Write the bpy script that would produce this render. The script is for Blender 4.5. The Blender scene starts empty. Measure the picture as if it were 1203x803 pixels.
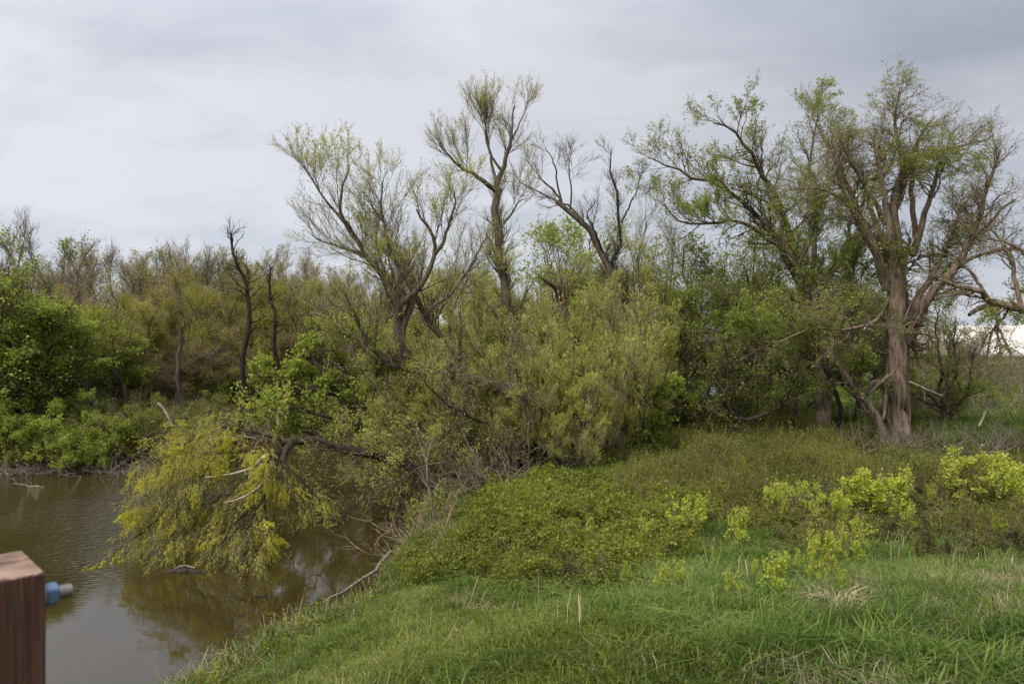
import bpy, math, random
import numpy as np
from mathutils import Vector

# ------------------------------------------------------------------ camera, sky, sun
S = bpy.context.scene
COL = S.collection
F = 936.0                      # focal length in photograph pixels (28 mm on 36 mm)
HOR = 385.0                    # horizon row
EYE = 6.0                      # eye height above the river
cam = bpy.data.cameras.new("camera")
camo = bpy.data.objects.new("camera", cam)
COL.objects.link(camo)
S.camera = camo
camo.location = (0, 0, EYE)
camo.rotation_euler = (math.radians(90), 0, 0)
cam.sensor_width = 36.0
cam.lens = 36.0 * F / 1203.0
cam.shift_y = -(401.5 - HOR) / 1203.0
cam.clip_start = 0.05
cam.clip_end = 3000
cam.dof.use_dof = True
cam.dof.focus_distance = 26
cam.dof.aperture_fstop = 7.1

SUN_EL, SUN_AZ = math.radians(55), math.radians(-140)   # sun behind the camera to the left, veiled
w = bpy.data.worlds.new("World")
S.world = w
w.use_nodes = True
nt = w.node_tree
nt.nodes.clear()
def N(nt, typ, **kw):
    n = nt.nodes.new(typ)
    for k, v in kw.items():
        if k.startswith('i_'):
            n.inputs[k[2:].replace('_', ' ')].default_value = v
        elif isinstance(k, str) and hasattr(n, k):
            setattr(n, k, v)
    return n
L = nt.links.new
sky = N(nt, 'ShaderNodeTexSky', sky_type='NISHITA', sun_disc=False)
sky.sun_elevation = SUN_EL
sky.sun_rotation = math.radians(180) - SUN_AZ
tc = N(nt, 'ShaderNodeTexCoord')
sep = N(nt, 'ShaderNodeSeparateXYZ')
L(tc.outputs['Generated'], sep.inputs[0])
zc = N(nt, 'ShaderNodeMath', operation='MAXIMUM'); L(sep.outputs['Z'], zc.inputs[0]); zc.inputs[1].default_value = 0.0
za = N(nt, 'ShaderNodeMath', operation='ADD'); L(zc.outputs[0], za.inputs[0]); za.inputs[1].default_value = 0.16
dx = N(nt, 'ShaderNodeMath', operation='DIVIDE'); L(sep.outputs['X'], dx.inputs[0]); L(za.outputs[0], dx.inputs[1])
dy = N(nt, 'ShaderNodeMath', operation='DIVIDE'); L(sep.outputs['Y'], dy.inputs[0]); L(za.outputs[0], dy.inputs[1])
cmb = N(nt, 'ShaderNodeCombineXYZ'); L(dx.outputs[0], cmb.inputs[0]); L(dy.outputs[0], cmb.inputs[1])
mp = N(nt, 'ShaderNodeMapping'); L(cmb.outputs[0], mp.inputs[0])
mp.inputs['Location'].default_value = (3.2, 1.7, 0.4); mp.inputs['Scale'].default_value = (0.62, 0.95, 1)
mp.inputs['Rotation'].default_value = (0, 0, 0.35)
n1 = N(nt, 'ShaderNodeTexNoise'); L(mp.outputs[0], n1.inputs['Vector'])
n1.inputs['Scale'].default_value = 0.8; n1.inputs['Detail'].default_value = 6; n1.inputs['Roughness'].default_value = 0.42
n1.inputs['Distortion'].default_value = 0.35
n2 = N(nt, 'ShaderNodeTexNoise'); L(mp.outputs[0], n2.inputs['Vector'])
n2.inputs['Scale'].default_value = 2.6; n2.inputs['Detail'].default_value = 7; n2.inputs['Roughness'].default_value = 0.55; n2.inputs['Distortion'].default_value = 0.6
nm_ = N(nt, 'ShaderNodeMix'); nm_.inputs['Factor'].default_value = 0.34; L(n1.outputs['Fac'], nm_.inputs['A']); L(n2.outputs['Fac'], nm_.inputs['B'])
cr = N(nt, 'ShaderNodeValToRGB'); L(nm_.outputs['Result'], cr.inputs[0])
e = cr.color_ramp.elements
e[0].position = 0.39; e[0].color = (0.345, 0.365, 0.425, 1)
e[1].position = 0.60; e[1].color = (0.565, 0.57, 0.605, 1)
m_ = e.new(0.5); m_.color = (0.45, 0.463, 0.515, 1)
# overcast brightness law: brighter towards the zenith, pale band low down
ew = N(nt, 'ShaderNodeMapRange'); L(sep.outputs['Z'], ew.inputs['Value'])
ew.inputs['From Min'].default_value = 0.30; ew.inputs['From Max'].default_value = 1.0
ew.inputs['To Min'].default_value = 1.0; ew.inputs['To Max'].default_value = 2.5
# a little darker towards the east (right), as the cloud deck in view
ex = N(nt, 'ShaderNodeMapRange'); L(sep.outputs['X'], ex.inputs['Value'])
ex.inputs['From Min'].default_value = -0.6; ex.inputs['From Max'].default_value = 0.6
ex.inputs['To Min'].default_value = 1.06; ex.inputs['To Max'].default_value = 0.80
mu = N(nt, 'ShaderNodeMath', operation='MULTIPLY'); L(ew.outputs[0], mu.inputs[0]); L(ex.outputs[0], mu.inputs[1])
mu2 = N(nt, 'ShaderNodeMath', operation='MULTIPLY'); L(mu.outputs[0], mu2.inputs[0]); mu2.inputs[1].default_value = 8.5
vs = N(nt, 'ShaderNodeVectorMath', operation='SCALE'); L(cr.outputs[0], vs.inputs[0]); L(mu2.outputs[0], vs.inputs['Scale'])
hz = N(nt, 'ShaderNodeMapRange'); L(sep.outputs['Z'], hz.inputs['Value'])
hz.inputs['From Min'].default_value = 0.0; hz.inputs['From Max'].default_value = 0.26
hz.inputs['To Min'].default_value = 0.55; hz.inputs['To Max'].default_value = 0.0
mh = N(nt, 'ShaderNodeMix', data_type='RGBA'); L(hz.outputs[0], mh.inputs['Factor']); L(vs.outputs[0], mh.inputs['A'])
mh.inputs['B'].default_value = (4.2, 4.5, 5.15, 1)
mx = N(nt, 'ShaderNodeMix', data_type='RGBA'); mx.inputs['Factor'].default_value = 0.94
L(sky.outputs[0], mx.inputs['A']); L(mh.outputs['Result'], mx.inputs['B'])
bg = N(nt, 'ShaderNodeBackground'); bg.inputs['Strength'].default_value = 0.128
L(mx.outputs['Result'], bg.inputs['Color'])
wo = N(nt, 'ShaderNodeOutputWorld'); L(bg.outputs[0], wo.inputs[0])

sl = bpy.data.lights.new("sun", 'SUN')
so = bpy.data.objects.new("sun", sl); COL.objects.link(so)
sl.energy = 2.9; sl.angle = math.radians(25); sl.color = (1.0, 0.97, 0.92)
sdir = Vector((math.cos(SUN_EL) * math.sin(SUN_AZ), math.cos(SUN_EL) * math.cos(SUN_AZ), math.sin(SUN_EL)))
so.rotation_euler = sdir.to_track_quat('Z', 'Y').to_euler()

S.view_settings.view_transform = 'Standard'
S.view_settings.look = 'None'
S.view_settings.exposure = 0.3
S.view_settings.gamma = 1.0
S.render.engine = 'CYCLES'
S.cycles.max_bounces = 8
S.cycles.diffuse_bounces = 5
S.cycles.glossy_bounces = 3
S.cycles.transmission_bounces = 3
S.cycles.transparent_max_bounces = 4
S.cycles.use_denoising = True

# ------------------------------------------------------------------ small numeric helpers
rng = np.random.default_rng(11)
def hash3(i, j, k):
    h = (i * 374761393 + j * 668265263 + k * 2147483647 + 1013904223) & 0xffffffff
    h = ((h ^ (h >> 13)) * 1274126177) & 0xffffffff
    return ((h ^ (h >> 16)) & 0xffffff) / float(0xffffff)
def vnoise(p, s=1.0):
    p = np.asarray(p, float) / s
    f = np.floor(p).astype(np.int64); t = p - f; t = t * t * (3 - 2 * t)
    r = 0
    for a in (0, 1):
        for b in (0, 1):
            for c in (0, 1):
                wgt = np.abs(1 - a - t[..., 0]) * np.abs(1 - b - t[..., 1]) * np.abs(1 - c - t[..., 2])
                r = r + wgt * hash3(f[..., 0] + a, f[..., 1] + b, f[..., 2] + c)
    return r
def sstep(a, b, x):
    t = np.clip((x - a) / (b - a), 0, 1); return t * t * (3 - 2 * t)
def nrm(v):
    return v / np.maximum(np.linalg.norm(v, axis=-1, keepdims=True), 1e-9)
def W(px, py, Y):              # a point of the place seen at (px, py), Y metres ahead
    return np.array([(px - 601.5) / F * Y, Y, EYE - (py - HOR) / F * Y])
def pix(P):
    return 601.5 + P[..., 0] / P[..., 1] * F, HOR + (EYE - P[..., 2]) / P[..., 1] * F

RIVER = np.array([(-7.5, -14), (-6.6, 4), (-5.9, 11), (-5.2, 13.4), (-4.4, 14.8), (-3.75, 16), (-3.25, 18.4), (-3.0, 21.2),
                  (-2.5, 26), (-1.1, 30), (0.5, 34), (3.2, 38), (7.5, 45), (13, 58), (22, 75), (46, 100), (80, 120),
                  (76, 127), (40, 110), (14, 82), (5, 66), (-1, 56), (-6, 50), (-12.5, 46.5), (-15.6, 42), (-15.2, 38), (-16.2, 35.2),
                  (-17.8, 33.6), (-21, 33.2), (-27, 34), (-38, 31), (-60, 27), (-140, 20), (-140, -14)], float)
def river_d(X, Y):             # signed distance to the river: positive on land
    P = np.stack([X, Y], -1)[..., None, :]
    A = RIVER; B = np.roll(RIVER, -1, 0); AB = B - A
    t = np.clip(((P - A) * AB).sum(-1) / (AB * AB).sum(-1), 0, 1)
    d = np.sqrt((((P - A - t[..., None] * AB)) ** 2).sum(-1)).min(-1)
    py, px = P[..., 1], P[..., 0]
    cr_ = ((A[:, 1] > py) != (B[:, 1] > py)) & (px < (B[:, 0] - A[:, 0]) * (py - A[:, 1]) / (B[:, 1] - A[:, 1] + 1e-12) + A[:, 0])
    inside = cr_.sum(-1) % 2 == 1
    return np.where(inside, -d, d)
def G(X, Y):
    X = np.asarray(X, float); Y = np.asarray(Y, float)
    d = river_d(X, Y)
    z0 = np.zeros_like(X)
    d = d + 0.9 * (vnoise(np.stack([X, Y, z0], -1), 1.7) - 0.5) + 0.4 * (vnoise(np.stack([X, Y, z0 + 5], -1), 0.6) - 0.5)
    h = np.where(d > 0, 0.55 * sstep(0, 0.8, d) + 0.75 * sstep(0.4, 4.5, d), -1.0 * sstep(0, 2.5, -d) - 0.02)
    land = sstep(0, 2, d)
    h = h + land * (0.35 * (vnoise(np.stack([X, Y, z0 + 9], -1), 4.0) - 0.4) + 0.14 * (vnoise(np.stack([X, Y, z0 + 3], -1), 1.1) - 0.5))
    emb = 1.75 * sstep(17, 6.5, Y) * sstep(-6, 4, X) * sstep(0, 3.0, d)
    h = h + emb + land * 0.5 * sstep(14, 30, X) * sstep(45, 28, Y)
    h = h + 4.9 * sstep(72, 84, Y) * sstep(38, 50, X) * (1 - sstep(98, 125, Y) * 0.1)
    return h
def g1(X, Y): return float(G(np.array([X]), np.array([Y]))[0])

# ------------------------------------------------------------------ mesh building
def mesh_np(name, V, Fq, attr=None, smooth=False, mat=None):
    me = bpy.data.meshes.new(name)
    V = np.ascontiguousarray(V, np.float32); Fq = np.ascontiguousarray(Fq, np.int32)
    n, k = Fq.shape
    me.vertices.add(len(V)); me.vertices.foreach_set('co', V.ravel())
    me.loops.add(n * k); me.loops.foreach_set('vertex_index', Fq.ravel())
    me.polygons.add(n); me.polygons.foreach_set('loop_start', np.arange(0, n * k, k, dtype=np.int32))
    if smooth: me.polygons.foreach_set('use_smooth', np.ones(n, bool))
    me.update(calc_edges=True)
    if attr is not None:
        a = me.attributes.new('tint', 'FLOAT', 'FACE'); a.data.foreach_set('value', np.ascontiguousarray(attr, np.float32))
    if mat: me.materials.append(mat)
    return me
def ob(name, me, parent=None, stuff=False):
    o = bpy.data.objects.new(name, me); COL.objects.link(o)
    if parent:
        o.parent = parent
    if stuff: o['kind'] = 'stuff'
    return o
def tag(o, label, cat, group=None):
    o['label'] = label; o['category'] = cat
    if group: o['group'] = group
    return o
def root(name, loc, label, cat, group=None):
    o = bpy.data.objects.new(name, None); COL.objects.link(o); o.location = tuple(loc); o.empty_display_size = 0.3
    return tag(o, label, cat, group)
def copy_tree(src, loc, rz, sc, label, group=None):
    c = src.copy(); COL.objects.link(c); c.location = tuple(loc); c.rotation_euler = (0, 0, rz)
    c.scale = sc if hasattr(sc, '__len__') else (sc, sc, sc)
    c['label'] = label
    if group: c['group'] = group
    for ch in src.children:
        d = ch.copy(); COL.objects.link(d); d.parent = c
    return c

def tubes(P, R, sides=3, ridge=0.0, cap=False):
    """P [N,K,3] centre lines, R [N,K] radii -> verts, quads"""
    n, K, _ = P.shape
    T = np.gradient(P, axis=1); T = nrm(T)
    ref = np.where(np.abs(T[:, :1, 2:3]) > 0.9, np.array([1.0, 0, 0]), np.array([0, 0, 1.0]))
    U = np.empty_like(T)
    u = nrm(np.cross(T[:, 0], ref[:, 0])); U[:, 0] = u
    for k in range(1, K):
        u = nrm(u - (u * T[:, k]).sum(-1, keepdims=True) * T[:, k]); U[:, k] = u
    V2 = np.cross(T, U)
    a = np.arange(sides) / sides * 2 * np.pi
    rr = R[:, :, None] * np.ones(sides)
    if ridge > 0:
        ph = rng.random((n, 1, 1)) * 6
        zz = np.arange(K)[None, :, None]
        rd = 0.5 * np.sin(a * 3 + ph + zz * 0.25) + 0.35 * np.sin(a * 5 + ph * 2 - zz * 0.18) + 0.9 * (rng.random((n, 1, sides)) - 0.5) + 0.6 * (rng.random((n, K, sides)) - 0.5)
        rr = rr * (1 + ridge * rd)
    V = P[:, :, None] + rr[..., None] * (np.cos(a)[:, None] * U[:, :, None] + np.sin(a)[:, None] * V2[:, :, None])
    idx = np.arange(n * K * sides).reshape(n, K, sides)
    A = idx[:, :-1]; B = idx[:, 1:]
    q = np.stack([A, np.roll(A, -1, 2), np.roll(B, -1, 2), B], -1).reshape(-1, 4)
    V = V.reshape(-1, 3)
    if cap:                     # close the end with a shallow cone of quads
        for i in range(n):
            last = idx[i, -1]; c = len(V)
            V = np.vstack([V, P[i, -1] + T[i, -1] * R[i, -1] * 0.25])
            ring = [[last[j], last[(j + 1) % sides], last[(j + 2) % sides], c] for j in range(0, sides, 2)]
            q = np.vstack([q, np.array(ring)])
    return V, q
def cat_geo(parts):
    Vs, Qs, o = [], [], 0
    for V, q in parts:
        Vs.append(V); Qs.append(q + o); o += len(V)
    return np.vstack(Vs), np.vstack(Qs)
def spline(pts, K, wob=0.0):
    P = np.asarray(pts, float); n = len(P)
    E = np.vstack([2 * P[0] - P[1], P, 2 * P[-1] - P[-2]])
    seg = np.linalg.norm(np.diff(P, axis=0), axis=1); cum = np.r_[0, np.cumsum(seg)]
    s = np.linspace(0, cum[-1], K)
    i = np.clip(np.searchsorted(cum, s, side='right') - 1, 0, n - 2)
    t = ((s - cum[i]) / np.maximum(seg[i], 1e-9))[:, None]
    a, b, c, d = E[i], E[i + 1], E[i + 2], E[i + 3]
    Q = 0.5 * (2 * b + (c - a) * t + (2 * a - 5 * b + 4 * c - d) * t * t + (-a + 3 * b - 3 * c + d) * t ** 3)
    if wob:
        nse = rng.normal(0, 1, Q.shape) * wob * cum[-1] / K; nse[0] = 0
        Q = Q + nse
    return Q

def grow(P, R, n, ln, ang=(25, 60), up=0.15, trop=0.06, wob=0.16, K=5, rf=0.55, rmin=0.004, tip=0.35, t0=0.15, t1=1.0, bias=(0, 0, 0), fall=0.45, rel=0.0, clump=0.0):
    """children of the branches P: n of them, by length; returns P2, R2"""
    Np, Kp, _ = P.shape
    lens = np.linalg.norm(np.diff(P, axis=1), axis=2).sum(1)
    wgt = lens / lens.sum()
    if clump:
        wgt = wgt * np.exp(clump * (vnoise(P.mean(1), 1.3) - 0.5) * 4); wgt /= wgt.sum()
    par = rng.choice(Np, n, p=wgt)
    t = t0 + (t1 - t0) * rng.random(n) ** 0.85
    f = t * (Kp - 1); i = np.minimum(f.astype(int), Kp - 2); fr = (f - i)[:, None]
    o = P[par, i] * (1 - fr) + P[par, i + 1] * fr
    T = nrm(P[par, i + 1] - P[par, i])
    r0 = R[par, i] * (1 - fr[:, 0]) + R[par, i + 1] * fr[:, 0]
    rv = rng.normal(size=(n, 3)); pp = nrm(rv - (rv * T).sum(-1, keepdims=True) * T)
    a = np.radians(rng.uniform(ang[0], ang[1], n))[:, None] * (1 - 0.45 * t[:, None] ** 2)
    d = nrm(T * np.cos(a) + pp * np.sin(a) + np.array([0, 0, up]) + np.array(bias) * 0.5)
    l = ln * rng.uniform(0.45, 1.25, n) * (1 - fall * t)
    if rel: l = l * np.clip(lens[par] / lens.mean(), 0.4, 1.8) ** rel
    out = np.empty((n, K, 3)); out[:, 0] = o
    st = (l / (K - 1))[:, None]
    for k in range(1, K):
        d = nrm(d + rng.normal(size=(n, 3)) * wob + np.array([0, 0, trop]) + np.array(bias) * 0.2)
        out[:, k] = out[:, k - 1] + d * st
    r = np.maximum(np.minimum(r0 * rf, 0.02 * l + 0.5 * r0 * rf), rmin)
    R2 = r[:, None] * np.linspace(1, tip, K)[None]
    return out, np.maximum(R2, rmin * 0.6)

def leaves(P, n, ln, wd, mat, name='foliage', jit=0.03, t0=0.1, clump=0.0, cs=1.3, along=0.5, up=0.0, tintn=0.5):
    """n leaf faces on the twigs P"""
    Np, Kp, _ = P.shape
    wgt = np.ones(Np)
    if clump:
        wgt = np.exp(clump * (vnoise(P.mean(1) + 50, cs) - 0.5) * 4)
    wgt /= wgt.sum()
    par = rng.choice(Np, n, p=wgt)
    t = t0 + (1 - t0) * rng.random(n)
    f = t * (Kp - 1); i = np.minimum(f.astype(int), Kp - 2); fr = (f - i)[:, None]
    c = P[par, i] * (1 - fr) + P[par, i + 1] * fr + rng.normal(size=(n, 3)) * jit
    T = nrm(P[par, i + 1] - P[par, i])
    d = nrm(T * along + rng.normal(size=(n, 3)) * 0.6 + np.array([0, 0, up]))
    s = nrm(np.cross(d, rng.normal(size=(n, 3))))
    l = (ln * rng.uniform(0.6, 1.35, n))[:, None]; w_ = (wd * rng.uniform(0.6, 1.3, n))[:, None]
    nn = np.cross(d, s)
    V = np.stack([c, c + d * l * 0.45 + s * w_ * 0.5 + nn * w_ * .12, c + d * l, c + d * l * 0.45 - s * w_ * 0.5 + nn * w_ * .12], 1).reshape(-1, 3)
    Q = np.arange(n * 4).reshape(n, 4)
    tint = np.clip(rng.random(n) * (1 - tintn) + tintn * (0.5 + 1.3 * (vnoise(c, 0.8) - 0.5)), 0, 1)
    return mesh_np(name, V, Q, tint, mat=mat)

# ------------------------------------------------------------------ materials
def newmat(name):
    m = bpy.data.materials.new(name); m.use_nodes = True; m.node_tree.nodes.clear(); return m, m.node_tree, m.node_tree.links.new
def leaf_mat(name, c1, c2, trans=0.45, c3=None):
    m, nt, L = newmat(name)
    at = N(nt, 'ShaderNodeAttribute', attribute_name='tint')
    it = N(nt, 'ShaderNodeAttribute', attribute_type='INSTANCER', attribute_name='itint')
    ad = N(nt, 'ShaderNodeMath', operation='ADD'); L(at.outputs['Fac'], ad.inputs[0]); L(it.outputs['Fac'], ad.inputs[1]); ad.use_clamp = True
    r = N(nt, 'ShaderNodeValToRGB'); L(ad.outputs[0], r.inputs[0])
    r.color_ramp.elements[0].color = (*c1, 1); r.color_ramp.elements[0].position = 0.1
    r.color_ramp.elements[1].color = (*c2, 1); r.color_ramp.elements[1].position = 0.85
    if c3: q = r.color_ramp.elements.new(0.97); q.color = (*c3, 1)
    d = N(nt, 'ShaderNodeBsdfPrincipled'); L(r.outputs[0], d.inputs['Base Color']); d.inputs['Roughness'].default_value = 0.55
    d.inputs['Specular IOR Level'].default_value = 0.15
    t = N(nt, 'ShaderNodeBsdfTranslucent')
    hs = N(nt, 'ShaderNodeHueSaturation'); L(r.outputs[0], hs.inputs['Color']); hs.inputs['Value'].default_value = 1.3; hs.inputs['Saturation'].default_value = 1.1
    L(hs.outputs[0], t.inputs['Color'])
    mx = N(nt, 'ShaderNodeMixShader'); mx.inputs[0].default_value = trans
    L(d.outputs[0], mx.inputs[1]); L(t.outputs[0], mx.inputs[2])
    o = N(nt, 'ShaderNodeOutputMaterial'); L(mx.outputs[0], o.inputs[0])
    return m
def bark_mat(name, c1, c2, moss=None, scale=9.0, bump=0.7, mossamt=0.0):
    m, nt, L = newmat(name)
    tc = N(nt, 'ShaderNodeTexCoord'); mp = N(nt, 'ShaderNodeMapping'); L(tc.outputs['Object'], mp.inputs[0])
    mp.inputs['Scale'].default_value = (1, 1, 0.18)
    n1 = N(nt, 'ShaderNodeTexNoise'); L(mp.outputs[0], n1.inputs['Vector']); n1.inputs['Scale'].default_value = scale
    n1.inputs['Detail'].default_value = 6; n1.inputs['Roughness'].default_value = 0.7
    r = N(nt, 'ShaderNodeValToRGB'); L(n1.outputs['Fac'], r.inputs[0])
    r.color_ramp.elements[0].color = (*c1, 1); r.color_ramp.elements[0].position = 0.36
    r.color_ramp.elements[1].color = (*c2, 1); r.color_ramp.elements[1].position = 0.66
    col = r.outputs[0]
    n2 = N(nt, 'ShaderNodeTexNoise'); L(tc.outputs['Object'], n2.inputs['Vector']); n2.inputs['Scale'].default_value = 1.1; n2.inputs['Detail'].default_value = 5
    if moss:
        rr = N(nt, 'ShaderNodeMapRange'); L(n2.outputs['Fac'], rr.inputs['Value'])
        rr.inputs['From Min'].default_value = 0.62 - mossamt * 0.3; rr.inputs['From Max'].default_value = 0.72 - mossamt * 0.2
        mm = N(nt, 'ShaderNodeMix', data_type='RGBA'); L(rr.outputs[0], mm.inputs['Factor']); L(col, mm.inputs['A']); mm.inputs['B'].default_value = (*moss, 1)
        col = mm.outputs['Result']
    b = N(nt, 'ShaderNodeBsdfPrincipled'); L(col, b.inputs['Base Color']); b.inputs['Roughness'].default_value = 0.9
    b.inputs['Specular IOR Level'].default_value = 0.15
    bp = N(nt, 'ShaderNodeBump'); L(n1.outputs['Fac'], bp.inputs['Height']); bp.inputs['Strength'].default_value = bump; bp.inputs['Distance'].default_value = 0.06
    L(bp.outputs[0], b.inputs['Normal'])
    o = N(nt, 'ShaderNodeOutputMaterial'); L(b.outputs[0], o.inputs[0])
    return m

BARK = bark_mat('willow_bark', (0.045, 0.034, 0.024), (0.18, 0.14, 0.10), (0.10, 0.11, 0.03), mossamt=0.25)
BARK_ELM = bark_mat('old_elm_bark', (0.075, 0.052, 0.036), (0.34, 0.25, 0.18), (0.10, 0.11, 0.035), scale=7, bump=1.0, mossamt=0.12)
BARK_DARK = bark_mat('dark_wet_bark', (0.02, 0.015, 0.010), (0.075, 0.055, 0.038), (0.05, 0.06, 0.02), mossamt=0.2)
BARK_GREY = bark_mat('bare_grey_wood', (0.11, 0.09, 0.07), (0.34, 0.29, 0.23))
BARK_PALE = bark_mat('stripped_pale_wood', (0.22, 0.17, 0.12), (0.50, 0.40, 0.30))
TWIG = bark_mat('grey_brown_twig', (0.14, 0.11, 0.075), (0.28, 0.225, 0.15), bump=0)
TWIG_W = bark_mat('yellowish_willow_twig', (0.24, 0.205, 0.10), (0.42, 0.37, 0.19), bump=0)
TWIG_R = bark_mat('reddish_brown_twig', (0.20, 0.145, 0.10), (0.36, 0.275, 0.19), bump=0)
TWIG_D = bark_mat('dark_twig', (0.04, 0.03, 0.022), (0.10, 0.08, 0.055), bump=0)
RED_WOOD = bark_mat('torn_red_brown_wood', (0.03, 0.017, 0.011), (0.13, 0.075, 0.048))

LF_ELM = leaf_mat('elm_leaf', (0.17, 0.2, 0.035), (0.33, 0.36, 0.09))
LF_ELMD = leaf_mat('dark_elm_leaf', (0.15, 0.185, 0.03), (0.31, 0.355, 0.08))
LF_WIL = leaf_mat('willow_leaf', (0.27, 0.28, 0.05), (0.54, 0.54, 0.15))
LF_GOLD = leaf_mat('golden_willow_catkin', (0.33, 0.31, 0.03), (0.6, 0.56, 0.09), trans=0.45)
LF_BRT = leaf_mat('bright_boxelder_leaf', (0.185, 0.22, 0.035), (0.38, 0.43, 0.09), trans=0.42)
LF_OLV = leaf_mat('olive_bud', (0.22, 0.21, 0.04), (0.4, 0.37, 0.08))
LF_BRN = leaf_mat('brown_bud', (0.27, 0.21, 0.09), (0.42, 0.35, 0.15))
LF_SAP = leaf_mat('sapling_leaf', (0.31, 0.36, 0.045), (0.62, 0.65, 0.13), trans=0.45)
LF_COV = leaf_mat('ground_cover_leaf', (0.06, 0.08, 0.012), (0.32, 0.34, 0.06))
LF_MAT = leaf_mat('low_olive_shrub_leaf', (0.06, 0.07, 0.014), (0.25, 0.25, 0.06))
GR_FINE = leaf_mat('short_grass', (0.065, 0.095, 0.014), (0.29, 0.32, 0.065), c3=(0.36, 0.34, 0.16))
GR_LONG = leaf_mat('long_bluish_grass', (0.05, 0.098, 0.013), (0.225, 0.29, 0.065), c3=(0.30, 0.30, 0.15))
GR_DRY = leaf_mat('dry_grass', (0.3, 0.23, 0.13), (0.55, 0.45, 0.3), trans=0.25)

# ground
def ground_material():
    m, nt, L = newmat('bank_ground')
    tc = N(nt, 'ShaderNodeTexCoord')
    a = N(nt, 'ShaderNodeTexNoise'); L(tc.outputs['Object'], a.inputs['Vector']); a.inputs['Scale'].default_value = 0.35; a.inputs['Detail'].default_value = 6
    b = N(nt, 'ShaderNodeTexNoise'); L(tc.outputs['Object'], b.inputs['Vector']); b.inputs['Scale'].default_value = 7; b.inputs['Detail'].default_value = 8; b.inputs['Roughness'].default_value = 0.7
    r = N(nt, 'ShaderNodeValToRGB'); L(b.outputs['Fac'], r.inputs[0])
    r.color_ramp.elements[0].color = (0.028, 0.034, 0.012, 1); r.color_ramp.elements[0].position = 0.38
    r.color_ramp.elements[1].color = (0.075, 0.085, 0.03, 1); r.color_ramp.elements[1].position = 0.64
    r2 = N(nt, 'ShaderNodeValToRGB'); L(b.outputs['Fac'], r2.inputs[0])
    r2.color_ramp.elements[0].color = (0.035, 0.028, 0.018, 1); r2.color_ramp.elements[0].position = 0.38
    r2.color_ramp.elements[1].color = (0.13, 0.105, 0.07, 1); r2.color_ramp.elements[1].position = 0.66
    ft = N(nt, 'ShaderNodeMapRange'); L(a.outputs['Fac'], ft.inputs['Value']); ft.inputs['From Min'].default_value = 0.42; ft.inputs['From Max'].default_value = 0.62
    # mud near the waterline
    sp = N(nt, 'ShaderNodeSeparateXYZ'); L(tc.outputs['Object'], sp.inputs[0])
    mud = N(nt, 'ShaderNodeMapRange'); L(sp.outputs['Z'], mud.inputs['Value']); mud.inputs['From Min'].default_value = 0.35; mud.inputs['From Max'].default_value = 0.95
    mud.inputs['To Min'].default_value = 1.0; mud.inputs['To Max'].default_value = 0.0
    mxx = N(nt, 'ShaderNodeMath', operation='MAXIMUM'); L(ft.outputs[0], mxx.inputs[0]); L(mud.outputs[0], mxx.inputs[1])
    mx = N(nt, 'ShaderNodeMix', data_type='RGBA'); L(mxx.outputs[0], mx.inputs['Factor']); L(r.outputs[0], mx.inputs['A']); L(r2.outputs[0], mx.inputs['B'])
    # pale stubble on the far raised field
    fy = N(nt, 'ShaderNodeMapRange'); L(sp.outputs['Z'], fy.inputs['Value']); fy.inputs['From Min'].default_value = 3.2; fy.inputs['From Max'].default_value = 3.6
    mf = N(nt, 'ShaderNodeMix', data_type='RGBA'); L(fy.outputs[0], mf.inputs['Factor']); L(mx.outputs['Result'], mf.inputs['A']); mf.inputs['B'].default_value = (0.62, 0.58, 0.52, 1)
    p = N(nt, 'ShaderNodeBsdfPrincipled'); L(mf.outputs['Result'], p.inputs['Base Color']); p.inputs['Roughness'].default_value = 0.95; p.inputs['Specular IOR Level'].default_value = 0.1
    bp = N(nt, 'ShaderNodeBump'); L(b.outputs['Fac'], bp.inputs['Height']); bp.inputs['Distance'].default_value = 0.08; L(bp.outputs[0], p.inputs['Normal'])
    o = N(nt, 'ShaderNodeOutputMaterial'); L(p.outputs[0], o.inputs[0])
    return m
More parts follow.
